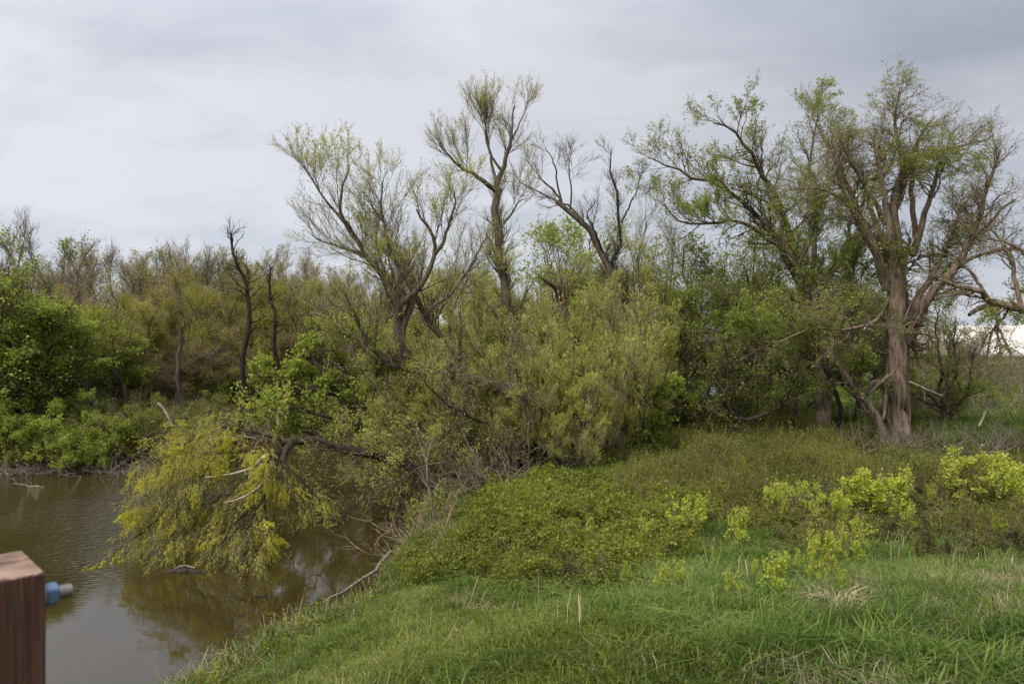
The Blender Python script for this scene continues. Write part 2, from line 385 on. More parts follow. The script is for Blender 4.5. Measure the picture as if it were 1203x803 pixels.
def water_material():
    m, nt, L = newmat('brown_river_water')
    tc = N(nt, 'ShaderNodeTexCoord')
    mp = N(nt, 'ShaderNodeMapping'); L(tc.outputs['Object'], mp.inputs[0]); mp.inputs['Scale'].default_value = (1.0, 1.9, 1); mp.inputs['Rotation'].default_value = (0, 0, 0.5)
    a = N(nt, 'ShaderNodeTexNoise'); L(mp.outputs[0], a.inputs['Vector']); a.inputs['Scale'].default_value = 4.5; a.inputs['Detail'].default_value = 3; a.inputs['Roughness'].default_value = 0.5
    # wind patches: rippled further out, calm near the bridge
    b = N(nt, 'ShaderNodeTexNoise'); L(tc.outputs['Object'], b.inputs['Vector']); b.inputs['Scale'].default_value = 0.13; b.inputs['Detail'].default_value = 2
    sp = N(nt, 'ShaderNodeSeparateXYZ'); L(tc.outputs['Object'], sp.inputs[0])
    g = N(nt, 'ShaderNodeMapRange'); L(sp.outputs['Y'], g.inputs['Value']); g.inputs['From Min'].default_value = 17; g.inputs['From Max'].default_value = 27
    gx = N(nt, 'ShaderNodeMapRange'); L(sp.outputs['X'], gx.inputs['Value']); gx.inputs['From Min'].default_value = -7.5; gx.inputs['From Max'].default_value = -11.5
    gm = N(nt, 'ShaderNodeMath', operation='MULTIPLY'); L(g.outputs[0], gm.inputs[0]); L(gx.outputs[0], gm.inputs[1])
    g3 = N(nt, 'ShaderNodeMapRange'); L(b.outputs['Fac'], g3.inputs['Value']); g3.inputs['From Min'].default_value = 0.35; g3.inputs['From Max'].default_value = 0.55
    g3.inputs['To Min'].default_value = 0.45
    g4 = N(nt, 'ShaderNodeMath', operation='MULTIPLY'); L(gm.outputs[0], g4.inputs[0]); L(g3.outputs[0], g4.inputs[1])
    g5 = N(nt, 'ShaderNodeMath', operation='MULTIPLY_ADD'); L(g4.outputs[0], g5.inputs[0]); g5.inputs[1].default_value = 0.40; g5.inputs[2].default_value = 0.007
    bp = N(nt, 'ShaderNodeBump'); L(a.outputs['Fac'], bp.inputs['Height']); L(g5.outputs[0], bp.inputs['Strength']); bp.inputs['Distance'].default_value = 0.16
    c = N(nt, 'ShaderNodeTexNoise'); L(tc.outputs['Object'], c.inputs['Vector']); c.inputs['Scale'].default_value = 0.4; c.inputs['Detail'].default_value = 3
    r = N(nt, 'ShaderNodeValToRGB'); L(c.outputs['Fac'], r.inputs[0])
    r.color_ramp.elements[0].color = (0.028, 0.020, 0.006, 1); r.color_ramp.elements[1].color = (0.038, 0.027, 0.008, 1)
    p = N(nt, 'ShaderNodeBsdfPrincipled'); L(r.outputs[0], p.inputs['Base Color']); p.inputs['Roughness'].default_value = 0.02; p.inputs['IOR'].default_value = 1.62
    L(bp.outputs[0], p.inputs['Normal'])
    o = N(nt, 'ShaderNodeOutputMaterial'); L(p.outputs[0], o.inputs[0])
    return m

def axis(lo, hi, st, far, grow_=1.18):
    a = list(np.arange(lo, hi + 1e-6, st)); s = st
    while a[-1] < far: s *= grow_; a.append(a[-1] + s)
    return a
xs = axis(-34, 34, 0.4, 900); s = 0.4; lo = [xs[0]]
while lo[-1] > -900: s *= 1.18; lo.append(lo[-1] - s)
xs = np.array(lo[::-1][:-1] + xs)
ys = axis(4, 60, 0.4, 1500); s = 0.4; lo = [ys[0]]
while lo[-1] > -200: s *= 1.18; lo.append(lo[-1] - s)
ys = np.array(lo[::-1][:-1] + ys)
XX, YY = np.meshgrid(xs, ys); ZZ = G(XX, YY)
idx = np.arange(XX.size).reshape(XX.shape)
Q = np.stack([idx[:-1, :-1], idx[:-1, 1:], idx[1:, 1:], idx[1:, :-1]], -1).reshape(-1, 4)
gme = mesh_np('ground', np.stack([XX, YY, ZZ], -1).reshape(-1, 3), Q, smooth=True, mat=ground_material())
g = ob('ground', gme); g['kind'] = 'structure'
wv = np.array([(-300, -150, 0), (200, -150, 0), (200, 260, 0), (-300, 260, 0)], float)
wt = ob('water', mesh_np('water', wv, np.array([[0, 1, 2, 3]]), mat=water_material())); wt['kind'] = 'structure'

# ------------------------------------------------------------------ trees
def plant(name, label, cat, group, base, limbs, levels, leaf=None, barkm=BARK, twigm=TWIG, sides=10, ridge=0.09, wob=0.10, trunc=1.0):
    """limbs: [(name, pts(px,py,Y) or xyz, r0, r1, material)] hand laid; levels: dicts for grow(); leaf: dict or list for leaves().
    Every limb is a part; fine branches, twigs and leaves are one part each."""
    base = np.array(base, float)
    r = root(name, base, label, cat, group)
    Ps, Rs = [], []
    seen = set()
    for (ln, pts, r0, r1, *mt) in limbs:
        pw = np.array([W(*q) for q in pts]) if isinstance(pts, list) else pts
        K = 14
        nm = ln.replace('_px', '')
        if nm in ('trunk', 'stem') and abs(pw[0][2] - g1(pw[0][0], pw[0][1])) < 2.5 and pw[0][0] ** 2 + pw[0][1] ** 2 > 4:
            gz = min(g1(pw[0][0], pw[0][1]), pw[0][2]) - .35
            pw = np.vstack([[pw[0][0], pw[0][1], gz], pw])
        P = spline(pw, K, wob)
        if trunc < 1 and nm == 'limb' and r1 < .06: P = spline_all(P[None], 40)[0][:int(40 * trunc)]; P = spline_all(P[None], K)[0]
        R = r1 + (r0 - r1) * np.linspace(1, 0, K) ** 0.85
        if nm == 'trunk': R[0] *= 1.35; R[1] *= 1.08
        big = r0 > 0.09
        sd = sides if big else 6
        if r0 > 0.3:
            Kf = 44; Pf = spline(P, Kf); Rf = np.interp(np.linspace(0, 1, Kf), np.linspace(0, 1, K), R)
            V, q = tubes(Pf[None], Rf[None], 20, ridge * 1.1)
        else:
            V, q = tubes(P[None], R[None], sd, ridge if big else 0)
        o = ob(nm, mesh_np(nm, V - base, q, smooth=r0 < 0.3, mat=mt[0] if mt else barkm), r)
        if len(mt) > 1 and mt[1]: o['label'] = mt[1]; 
        if not (len(mt) > 2 and mt[2] == 'nogrow'):
            Ps.append(P); Rs.append(R)
    P, R = np.array(Ps), np.array(Rs)
    levs = []
    for i, lv in enumerate(levels):
        lv = dict(lv); src = lv.pop('src', None)
        Pp, Rp = (P, R) if not levs else levs[-1]
        if src == 'all':
            Pp = np.concatenate([spline_all(x, 6) for x, _ in [(P, R)] + levs]); Rp = np.concatenate([np.stack([np.interp(np.linspace(0, 1, 6), np.linspace(0, 1, y.shape[1]), yy) for yy in y]) for _, y in [(P, R)] + levs])
        levs.append(grow(Pp, Rp, **lv))
    if levs:
        n = len(levs)
        geo_b = [tubes(a, b, 5 if i == 0 else 3) for i, (a, b) in enumerate(levs[:-1])]
        if geo_b:
            V, q = cat_geo(geo_b); ob('branches', mesh_np('branches', V - base, q, smooth=True, mat=barkm), r, True)
        V, q = tubes(*levs[-1], 3); ob('twigs', mesh_np('twigs', V - base, q, mat=twigm), r, True)
    if leaf:
        for lf in (leaf if isinstance(leaf, list) else [leaf]):
            lf = dict(lf); src = lf.pop('lev', -1)
            me = leaves(levs[src][0] - base if src is not None else P - base, **lf)
            ob(lf.get('name', 'foliage'), me, r, True)
    return r
def spline_all(P, K):
    t = np.linspace(0, P.shape[1] - 1, K); i = np.minimum(t.astype(int), P.shape[1] - 2); f = (t - i)[None, :, None]
    return P[:, i] * (1 - f) + P[:, i + 1] * f

def auto_limbs(base, H, Sp, n, lean=(0, 0), r=0.14, fork=0.25, curve=0.5, trunk=True, wig=0.07, r1=0.03):
    """a trunk that forks low into n limbs; Sp is the crown's radius"""
    b = np.array(base, float); out = []
    ln = np.array([lean[0], lean[1], 0.0])
    fk = b + np.array([0, 0, H * fork]) + ln * fork * H
    if trunk:
        out.append(('trunk', np.array([b - [0, 0, 0.25], b + (fk - b) * 0.5 + rng.normal(0, .05, 3), fk, fk + (fk - b) * 0.6 + ln * 0.3 + rng.normal(0, .15, 3)]), r, r * 0.55))
    a0 = rng.random() * 6.28
    for i in range(n):
        a = a0 + i * 2.399 + rng.uniform(-.3, .3)
        s = Sp * rng.uniform(0.45, 1.0) ; h = H * rng.uniform(0.72, 1.0) * (1 - 0.25 * (s / Sp) ** 2)
        st = fk if trunk else b + np.array([math.cos(a), math.sin(a), 0]) * 0.12 * Sp * rng.random() - [0, 0, 0.15]
        hd = np.array([math.cos(a), math.sin(a), 0]) * s + ln * h
        top = b + hd + np.array([0, 0, h])
        mid = st + (top - st) * 0.5 + np.array([math.cos(a), math.sin(a), 0]) * s * 0.22 * curve - np.array([0, 0, 0.08 * H * curve])
        q1 = st + (mid - st) * 0.5 + rng.normal(0, wig * H * .3, 3); q3 = mid + (top - mid) * 0.5 + rng.normal(0, wig * H * .3, 3)
        out.append(('limb', np.array([st, q1, mid, q3, top]), r * (0.6 if trunk else 1) * rng.uniform(.7, 1), r1 * rng.uniform(.5, 1)))
    return out

# ---------- the great old elm on the right
YE = 31.0
def E(*pts): return [(x, y, YE + d) for x, y, d in pts]
elm_limbs = [
    ('trunk', E((1056, 528, -.2), (1055, 500, 0), (1052, 460, 0), (1055, 410, 0), (1054, 360, 0), (1050, 320, 0), (1046, 285, 0)), .47, .27, BARK_ELM),
    ('trunk', E((1062, 515, .2), (1064, 470, .3), (1064, 420, .4), (1062, 370, .3), (1060, 330, .2), (1064, 290, 0)), .21, .15, BARK_ELM),
    ('limb', E((1046, 300, 0), (1045, 272, 0), (1040, 240, -.2), (1034, 210, -.5), (1030, 180, -.8), (1034, 150, -1), (1030, 118, -1.2)), 0.158, 0.040, BARK_PALE, 'barkless pale upper stem'),
    ('limb', E((1054, 300, 0), (1050, 260, 0), (1053, 225, .2), (1068, 190, .4), (1083, 160, .5), (1100, 135, .8), (1122, 110, 1)), 0.198, 0.032),
    ('limb', E((1050, 235, .2), (1060, 205, 0), (1056, 170, -.3), (1052, 135, -.4), (1058, 100, -.5), (1050, 82, -.5)), 0.132, 0.024),
    ('limb', E((1053, 245, .3), (1070, 195, .5), (1088, 180, .8), (1110, 178, 1.2), (1135, 170, 1.6), (1165, 158, 2), (1190, 130, 2.4)), 0.106, 0.024),
    ('limb', E((1072, 300, 0), (1084, 262, -.2), (1095, 225, -.6), (1102, 200, -1), (1109, 165, -1.2), (1115, 140, -1.3)), 0.145, 0.024),
    ('limb', E((1078, 290, 0), (1070, 230, .2), (1072, 205, .3), (1076, 190, .3)), 0.106, 0.080, BARK_ELM, 'broken-off stub of a limb', 'nogrow'),
    ('limb', E((1060, 400, 0), (1075, 360, .3), (1100, 315, .6), (1118, 275, .8), (1130, 245, 1), (1148, 215, 1.2), (1168, 190, 1.6)), 0.158, 0.032),
    ('limb', E((1062, 392, .2), (1085, 355, 0), (1120, 315, -.6), (1142, 280, -1), (1155, 240, -1.4), (1170, 200, -1.8), (1180, 150, -2), (1190, 122, -2.2)), 0.178, 0.040),
    ('limb', E((1105, 340, 0), (1130, 300, -.5), (1160, 262, -1), (1190, 235, -1.5), (1225, 220, -2)), 0.106, 0.032),
    ('limb', E((1120, 318, -.5), (1150, 300, -1), (1185, 292, -1.5), (1215, 300, -2), (1240, 330, -2.3)), 0.086, 0.024),
    ('limb', E((1044, 330, 0), (1033, 300, 0), (1020, 275, .2), (1008, 245, .4), (995, 215, .5), (978, 185, .8), (962, 150, 1), (945, 120, 1.1), (925, 100, 1.2)), 0.172, 0.028),
    ('limb', E((1042, 340, 0), (1025, 295, -.3), (1006, 255, -.6), (995, 235, -.8), (985, 200, -1), (990, 170, -1.2), (975, 135, -1.4)), 0.145, 0.024),
    ('limb', E((1042, 290, 0), (1030, 262, .2), (1018, 230, .5), (1010, 205, .8), (995, 180, 1), (985, 150, 1.3), (970, 120, 1.5)), 0.112, 0.024),
    ('limb', E((1040, 262, 0), (1028, 240, -.5), (1008, 205, -1), (990, 170, -1.4), (982, 150, -1.6), (990, 120, -1.8)), 0.106, 0.016),
    ('limb', E((1010, 262, -.3), (998, 243, -.5), (985, 232, -.7), (965, 222, -1), (940, 222, -1.2), (915, 215, -1.5)), 0.086, 0.024),
    ('limb', E((1045, 350, 0), (1038, 370, -.6), (1020, 380, -1.2), (990, 385, -1.6), (950, 388, -2), (905, 402, -2.2), (860, 395, -2.4)), 0.079, 0.024),
    ('limb', E((1048, 470, -.3), (1030, 448, -.6), (1018, 458, -.8), (1012, 470, -1)), 0.106, 0.080, BARK_ELM, 'short bent low limb', 'nogrow'),
    ('limb', E((1058, 420, .3), (1075, 385, .6), (1095, 350, 1.2), (1110, 315, 1.8), (1125, 290, 2.2)), 0.099, 0.032),
]
plant('elm_tree', 'huge old half-dead elm with thick reddish trunk and spreading mossy limbs above the brush pile', 'tree', None,
      (W(1056, 528, YE)[0], YE, g1(W(1056, 528, YE)[0], YE)), elm_limbs,
      [dict(n=340, ln=2.5, ang=(30, 80), up=.10, wob=.26, K=7, rmin=.012, rf=.42, t0=.38, trop=.02, fall=.68),
       dict(n=3000, ln=1.15, ang=(30, 75), up=.0, wob=.24, K=6, rmin=.006, t0=.2, trop=-.02),
       dict(n=15000, ln=.5, ang=(20, 65), up=-.05, wob=.22, K=3, rmin=.004, t0=.1)],
      [dict(n=42000, ln=.066, wd=.045, mat=LF_ELM, jit=.035, clump=1.2, cs=1.6)], barkm=BARK_ELM, twigm=TWIG, sides=12, trunc=.84)

# ---------- leaning stem to its left
plant('elm_tree', 'slim dark tree leaning left out of the elm foot into the green thicket', 'tree', None,
      (W(1030, 512, 30.2)[0], 30.2, g1(W(1030, 512, 30.2)[0], 30.2)),
      [('trunk', [(1036, 518, 30.2), (1031, 497, 30.2), (1016, 467, 30.2), (995, 440, 30.3), (972, 410, 30.5), (963, 390, 30.7), (956, 350, 31)], .17, .09, BARK_ELM),
       ('limb', [(1019, 463, 30.2), (1034, 450, 30.3), (1051, 436, 30.5)], .09, .07, BARK_ELM, None, 'nogrow'),
       ('limb', [(965, 400, 30.7), (955, 350, 31), (935, 310, 31.3), (915, 270, 31.5)], .12, .03),
       ('limb', [(985, 430, 30.5), (950, 400, 30), (915, 372, 29.5), (880, 365, 29)], .09, .02),
       ('limb', [(975, 415, 30.5), (985, 380, 31), (1000, 340, 31.5), (1005, 300, 32)], .10, .03)],
      [dict(n=60, ln=2.0, up=.1, K=6, rmin=.01), dict(n=600, ln=1.0, K=4, rmin=.006), dict(n=3000, ln=.5, K=3, rmin=.004)],
      dict(n=13000, ln=.095, wd=.07, mat=LF_ELMD, jit=.06, clump=1.2), barkm=BARK_ELM, twigm=TWIG_D)

# ---------- trees behind the elm, left side
YB = 36.0
plant('elm_tree', 'tall elm behind the old elm, one long limb reaching far left', 'tree', None,
      (W(965, 500, YB)[0], YB, g1(W(965, 500, YB)[0], YB)),
      [('trunk', [(968, 500, YB), (966, 450, YB), (960, 400, YB), (952, 350, YB), (940, 300, YB)], .34, .18),
       ('limb', [(940, 305, YB), (922, 260, YB - .5), (905, 220, YB - 1), (888, 190, YB - 1.3), (870, 165, YB - 1.5), (852, 145, YB - 1.7), (838, 143, YB - 1.8)], .17, .03),
       ('limb', [(945, 340, YB), (915, 290, YB), (880, 245, YB), (845, 218, YB), (815, 208, YB), (790, 195, YB), (765, 188, YB)], .16, .02),
       ('limb', [(958, 390, YB), (957, 320, YB + .5), (955, 250, YB + .8), (952, 190, YB + 1), (960, 140, YB + 1.2)], .17, .03),
       ('limb', [(950, 360, YB), (985, 310, YB + 1), (1000, 260, YB + 1.5), (1005, 215, YB + 2)], .14, .03),
       ('limb', [(935, 300, YB), (905, 265, YB + 1), (890, 225, YB + 1.6), (900, 185, YB + 2)], .12, .02),
       ('limb', [(920, 290, YB), (870, 262, YB - 1), (830, 262, YB - 1.4), (800, 262, YB - 1.6), (780, 240, YB - 1.8)], .11, .02)],
      [dict(n=170, ln=2.6, up=.1, K=6, rmin=.012, wob=.24, rf=.42, ang=(30, 75)), dict(n=1700, ln=1.2, K=5, rmin=.007, wob=.2), dict(n=7500, ln=.55, K=3, rmin=.005)],
      dict(n=32000, ln=.078, wd=.055, mat=LF_ELM, jit=.045, clump=1.0, cs=1.5), twigm=TWIG)

# ---------- green trees of the right-hand thicket
def px_tree(name, label, group, px, Y, top, halfw, n, lean=0.0, r=.14, lv=(60, 500, 3200), leaf=None, barkm=BARK, twigm=TWIG, fork=.2, trunk=True, tl=(.30, .14, .07), up=.15, curve=.6, bias=(0, 0, 0), cat='tree', ang=(25, 60), wob=.18, r1=.03):
    X = (px - 601.5) / F * Y
    z = max(g1(X, Y), -0.2); H = W(px, top, Y)[2] - z; Sp = halfw / F * Y
    b = (X, Y, z)
    lm = auto_limbs(b, H, Sp, n, (lean, 0), r, fork, curve, trunk, r1=r1)
    return plant(name, label, cat, group, b, lm,
                 [dict(n=lv[0], ln=H * tl[0], up=up, K=6, rmin=.012, bias=bias, ang=ang, wob=wob), dict(n=lv[1], ln=H * tl[1], up=up * .7, K=5, rmin=.007, bias=bias, ang=ang, wob=wob),
                  dict(n=lv[2], ln=H * tl[2], up=up * .5, K=3, rmin=.0045, bias=bias)], leaf, barkm, twigm)
for (lab, px, Y, top, hw, n, nl, mat) in [
        ('dense green tree at the left end of the right-hand thicket', 790, 36, 285, 70, 7, 17000, LF_ELMD),
        ('round dark green tree at the middle of the right-hand thicket over the shaded clearing', 862, 37, 262, 80, 8, 19000, LF_ELMD),
        ('green tree with slim trunk standing bare at the back of the shaded clearing', 918, 40, 268, 75, 8, 17000, LF_ELM),
        ('low arching green tree with boughs over the clearing', 860, 33.5, 345, 95, 7, 15000, LF_ELMD),
        ('leafy green tree directly behind the old elm trunk', 1010, 38, 290, 70, 7, 15000, LF_ELMD),
        ('low green tree just right of the old elm trunk', 1110, 38, 352, 60, 7, 13000, LF_ELMD)]:
    px_tree('thicket_tree', lab, 'green trees of the right-hand thicket', px, Y, top, hw, n, lean=rng.uniform(-.15, .05), r=.16, lv=(90, 950, 5200),
            leaf=dict(n=int(nl * .68), ln=.105, wd=.075, mat=mat, jit=.10, clump=1.7, cs=1.3), barkm=BARK, twigm=TWIG, fork=.14, up=.05, curve=1.1, ang=(30, 75))
# arching bare boughs over the clearing
for lab, pts, r0 in [('long dark bough arching left across the clearing', [(985, 470, 33), (960, 420, 33), (925, 412, 33), (880, 398, 33), (850, 388, 33), (820, 385, 33)], .10),
                     ('curved dark bough low over the clearing, sloping left', [(930, 440, 34), (880, 432, 34), (835, 438, 34), (805, 452, 34), (775, 472, 34)], .09),
                     ('broken branch bent down to the grass of the clearing', [(905, 445, 32), (870, 450, 32), (850, 462, 32), (846, 480, 32)], .045)]:
    b = W(*pts[0]); b[2] = g1(b[0], b[1])
    pts2 = [tuple(b)] + [tuple(W(*q)) for q in pts]
    plant('arching_bough', lab, 'branch', 'boughs over the clearing', b, [('limb', np.array(pts2), r0, .02)],
          [dict(n=20, ln=1.4, K=6, rmin=.008, up=0), dict(n=150, ln=.7, K=4, rmin=.005)], dict(n=900, ln=.09, wd=.07, mat=LF_ELMD, jit=.05), BARK_DARK, TWIG_D)

# ---------- heavy bough of a tree past the right edge
YR = 28.0
plant('elm_tree', 'dark heavy bough reaching in from the right edge with hanging dead branches', 'tree', None,
      (W(1300, 520, YR)[0], YR, g1(W(1300, 520, YR)[0], YR)),
      [('trunk', [(1302, 530, YR), (1298, 470, YR), (1290, 420, YR), (1275, 390, YR), (1300, 330, YR)], .40, .24),
       ('limb', [(1280, 400, YR), (1240, 378, YR), (1203, 362, YR), (1180, 358, YR - .2), (1162, 352, YR - .3), (1148, 340, YR - .5), (1125, 336, YR - .8), (1100, 325, YR - 1.1)], .22, .04),
       ('limb', [(1172, 356, YR), (1150, 362, YR - .4), (1138, 370, YR - .6)], .12, .06, BARK, 'short cut-off limb', 'nogrow'),
       ('limb', [(1168, 356, YR), (1172, 385, YR - .3), (1180, 400, YR - .5), (1188, 420, YR - .5), (1188, 448, YR - .6)], .06, .02),
       ('limb', [(1200, 362, YR), (1185, 300, YR + .5), (1165, 270, YR + 1), (1150, 262, YR + 1)], .09, .02),
       ('limb', [(1230, 372, YR), (1215, 320, YR), (1195, 290, YR), (1160, 278, YR)], .09, .02),
       ('limb', [(1158, 348, YR), (1145, 325, YR), (1125, 305, YR), (1105, 285, YR)], .07, .02),
       ('limb', [(1190, 360, YR), (1165, 390, YR + .5), (1160, 425, YR + .6), (1165, 450, YR + .6)], .05, .015)],
      [dict(n=90, ln=1.7, up=-.1, K=6, rmin=.009, wob=.28, trop=-.05), dict(n=700, ln=.8, K=5, rmin=.006, wob=.28, up=-.05), dict(n=2600, ln=.4, K=3, rmin=.004)],
      dict(n=4500, ln=.08, wd=.055, mat=LF_ELM, jit=.05, clump=2), BARK_ELM, TWIG)

# ---------- centre: leaning willow A
YA = 27.3
WA = [
    ('trunk', [(700, 560, YA + 1), (690, 530, YA + 1), (665, 500, YA + .6), (640, 478, YA + .3), (610, 462, YA), (575, 452, YA), (540, 445, YA), (505, 436, YA), (470, 428, YA), (445, 424, YA)], .34, .13, BARK),
    ('limb', [(455, 424, YA), (432, 402, YA - .3), (420, 375, YA - .6), (405, 345, YA - .8), (395, 330, YA - 1)], .12, .03),
    ('limb', [(440, 424, YA), (415, 395, YA - 1), (385, 374, YA - 1.5), (360, 366, YA - 1.8), (340, 362, YA - 2)], .05, .015, BARK_PALE, 'bleached dead limb'),
    ('limb', [(472, 430, YA), (468, 400, YA), (467, 375, YA), (463, 350, YA), (452, 330, YA), (438, 310, YA), (425, 290, YA - .2), (410, 265, YA - .5), (395, 240, YA - .8), (385, 225, YA - 1)], .19, .04),
    ('limb', [(470, 400, YA), (476, 375, YA), (486, 355, YA), (483, 335, YA + .2), (470, 315, YA + .3), (458, 290, YA + .5), (452, 262, YA + .6), (432, 238, YA + .6), (415, 205, YA + .7)], .15, .03),
    ('limb', [(466, 380, YA), (468, 358, YA - .2), (478, 352, YA - .3), (495, 335, YA - .4), (508, 310, YA - .5), (512, 285, YA - .6), (500, 262, YA - .8), (485, 240, YA - .9), (468, 215, YA - 1)], .13, .03),
    ('limb', [(510, 300, YA - .5), (520, 285, YA - .6), (528, 262, YA - .8), (535, 235, YA - 1), (530, 205, YA - 1.1)], .07, .02),
    ('limb', [(455, 335, YA), (445, 315, YA + .3), (425, 298, YA + .5), (395, 288, YA + .6), (370, 280, YA + .7), (345, 262, YA + .8)], .09, .02),
    ('limb', [(425, 292, YA), (410, 270, YA), (400, 238, YA), (408, 200, YA), (418, 170, YA)], .09, .02),
    ('limb', [(405, 262, YA), (380, 232, YA), (360, 200, YA), (350, 180, YA)], .06, .015),
    ('limb', [(560, 452, YA), (545, 425, YA + .6), (532, 405, YA + .8), (515, 385, YA + 1), (500, 370, YA + 1.1), (488, 350, YA + 1.2), (476, 320, YA + 1.3), (462, 280, YA + 1.4), (455, 240, YA + 1.5)], .17, .04),
    ('limb', [(498, 372, YA + 1), (510, 358, YA + .8), (525, 350, YA + .7), (540, 330, YA + .5), (560, 300, YA + .3), (575, 268, YA)], .08, .02, BARK_GREY, 'grey barkless limb'),
    ('limb', [(460, 300, YA), (450, 262, YA), (448, 225, YA), (455, 190, YA)], .07, .015),
    ('limb', [(540, 432, YA), (540, 400, YA - .4), (542, 375, YA - .5), (535, 352, YA - .6)], .08, .03),
]
plant('willow_tree', 'leaning bare-crowned willow rising from a thick slanting log over the water', 'tree', None,
      (W(700, 560, YA + 1)[0], YA + 1, g1(W(700, 560, YA + 1)[0], YA + 1)), WA,
      [dict(n=210, ln=2.7, up=.30, K=7, rmin=.009, wob=.16, ang=(22, 58), t0=.2, rf=.26, fall=.72), dict(n=1700, ln=1.25, up=.25, K=5, rmin=.0055, wob=.16, ang=(20, 52), rf=.5), dict(n=8500, ln=.6, up=.15, K=3, rmin=.0038, ang=(15, 45))],
      dict(n=20000, ln=.07, wd=.028, mat=LF_WIL, jit=.03, clump=1.0, along=1.3), BARK, TWIG_W, trunc=.84)

# ---------- centre: tall willow B
YT = 33.0
plant('willow_tree', 'tallest slender willow in the centre, forked near its top against the sky', 'tree', None,
      (W(612, 560, YT)[0] + 1, YT, g1(W(612, 560, YT)[0] + 1, YT)),
      [('trunk', [(640, 565, YT), (632, 500, YT), (612, 440, YT), (600, 400, YT), (594, 360, YT), (592, 320, YT), (590, 280, YT), (585, 250, YT), (582, 222, YT)], .27, .14),
       ('limb', [(582, 225, YT), (588, 205, YT), (594, 185, YT), (599, 165, YT), (602, 140, YT + .2), (608, 115, YT + .3), (612, 98, YT + .3)], .12, .02),
       ('limb', [(580, 222, YT), (565, 210, YT - .3), (548, 200, YT - .5), (530, 186, YT - .8), (515, 170, YT - 1), (500, 155, YT - 1.1)], .11, .02),
       ('limb', [(583, 215, YT), (578, 195, YT + .3), (575, 175, YT + .5), (570, 150, YT + .6), (560, 125, YT + .8), (550, 105, YT + 1)], .08, .015),
       ('limb', [(590, 200, YT), (578, 185, YT), (570, 160, YT), (572, 130, YT), (580, 105, YT)], .06, .012),
       ('limb', [(598, 170, YT), (608, 150, YT), (618, 125, YT), (620, 105, YT)], .05, .012),
       ('limb', [(592, 262, YT), (602, 250, YT), (612, 235, YT), (630, 232, YT)], .06, .015),
       ('limb', [(590, 380, YT), (575, 360, YT), (562, 345, YT), (545, 345, YT), (530, 355, YT)], .10, .03)],
      [dict(n=120, ln=2.4, up=.28, K=6, rmin=.009, wob=.15, ang=(22, 58), t0=.3, rf=.26, fall=.75), dict(n=1100, ln=1.2, up=.22, K=5, rmin=.006, wob=.12, ang=(15, 40)), dict(n=5200, ln=.55, up=.2, K=3, rmin=.0042, ang=(15, 40))],
      dict(n=9500, ln=.07, wd=.028, mat=LF_WIL, jit=.03, clump=.6, along=1.3), BARK, TWIG_W, trunc=.80)

# ---------- centre: bare forked tree C
YC = 36.0
plant('willow_tree', 'bare dark tree leaning left with two crossing trunks, right of the tallest willow', 'tree', None,
      (W(738, 520, YC)[0], YC, g1(W(738, 520, YC)[0], YC)),
      [('trunk', [(742, 520, YC), (740, 450, YC), (732, 380, YC), (724, 345, YC), (712, 310, YC), (700, 280, YC), (685, 262, YC), (668, 248, YC), (655, 238, YC)], .27, .10),
       ('trunk', [(748, 520, YC + .5), (740, 420, YC + .5), (728, 350, YC + .5), (722, 310, YC + .5), (728, 280, YC + .5), (732, 255, YC + .5), (727, 238, YC + .5), (718, 220, YC + .5), (712, 200, YC + .5), (714, 175, YC + .5)], .18, .02, BARK_DARK, 'thin dead upright trunk'),
       ('limb', [(662, 243, YC), (652, 225, YC), (640, 215, YC), (628, 200, YC), (618, 185, YC)], .07, .015),
       ('limb', [(660, 240, YC), (655, 215, YC), (650, 190, YC), (640, 172, YC)], .06, .015),
       ('limb', [(668, 250, YC), (672, 225, YC), (668, 200, YC), (672, 175, YC)], .05, .015),
       ('limb', [(690, 268, YC), (672, 245, YC), (640, 228, YC), (612, 215, YC), (602, 200, YC)], .06, .015),
       ('limb', [(730, 262, YC + .5), (740, 240, YC + .5), (748, 225, YC + .5), (752, 205, YC + .5)], .05, .015, BARK_DARK),
       ('limb', [(710, 300, YC), (695, 262, YC - .5), (690, 250, YC - .5), (700, 235, YC - .5)], .05, .02, BARK_DARK)],
      [dict(n=80, ln=1.9, up=.2, K=6, rmin=.008, wob=.18, t0=.4, rf=.3, fall=.7), dict(n=700, ln=.9, up=.25, K=5, rmin=.006, wob=.15), dict(n=2600, ln=.5, up=.2, K=3, rmin=.004)],
      dict(n=1800, ln=.07, wd=.03, mat=LF_WIL, jit=.02, along=1.2, clump=1.5), BARK, TWIG_D)

# ---------- bright trees behind the gap
px_tree('boxelder_tree', 'fresh green round-crowned tree seen in the gap behind the leaning bare trunks', None, 672, 44, 250, 62, 8, r=.16, lv=(80, 700, 3800),
        leaf=dict(n=13000, ln=.15, wd=.11, mat=LF_BRT, jit=.1, clump=1.6, cs=1.4), fork=.25)
px_tree('boxelder_tree', 'green leafy tree low behind the slender tall willow trunk', None, 520, 46, 318, 75, 8, r=.15, lv=(70, 600, 3300),
        leaf=dict(n=12000, ln=.13, wd=.09, mat=LF_WIL, jit=.1, clump=1.3, cs=1.4), fork=.15)
px_tree('willow_tree', 'pale thin willow with sparse upright twigs right of the bare forked trunks', None, 752, 41, 235, 45, 6, r=.09, lv=(70, 600, 3000),
        leaf=dict(n=2500, ln=.08, wd=.04, mat=LF_WIL, jit=.03), fork=.2, up=.5, twigm=TWIG_W, ang=(15, 40))

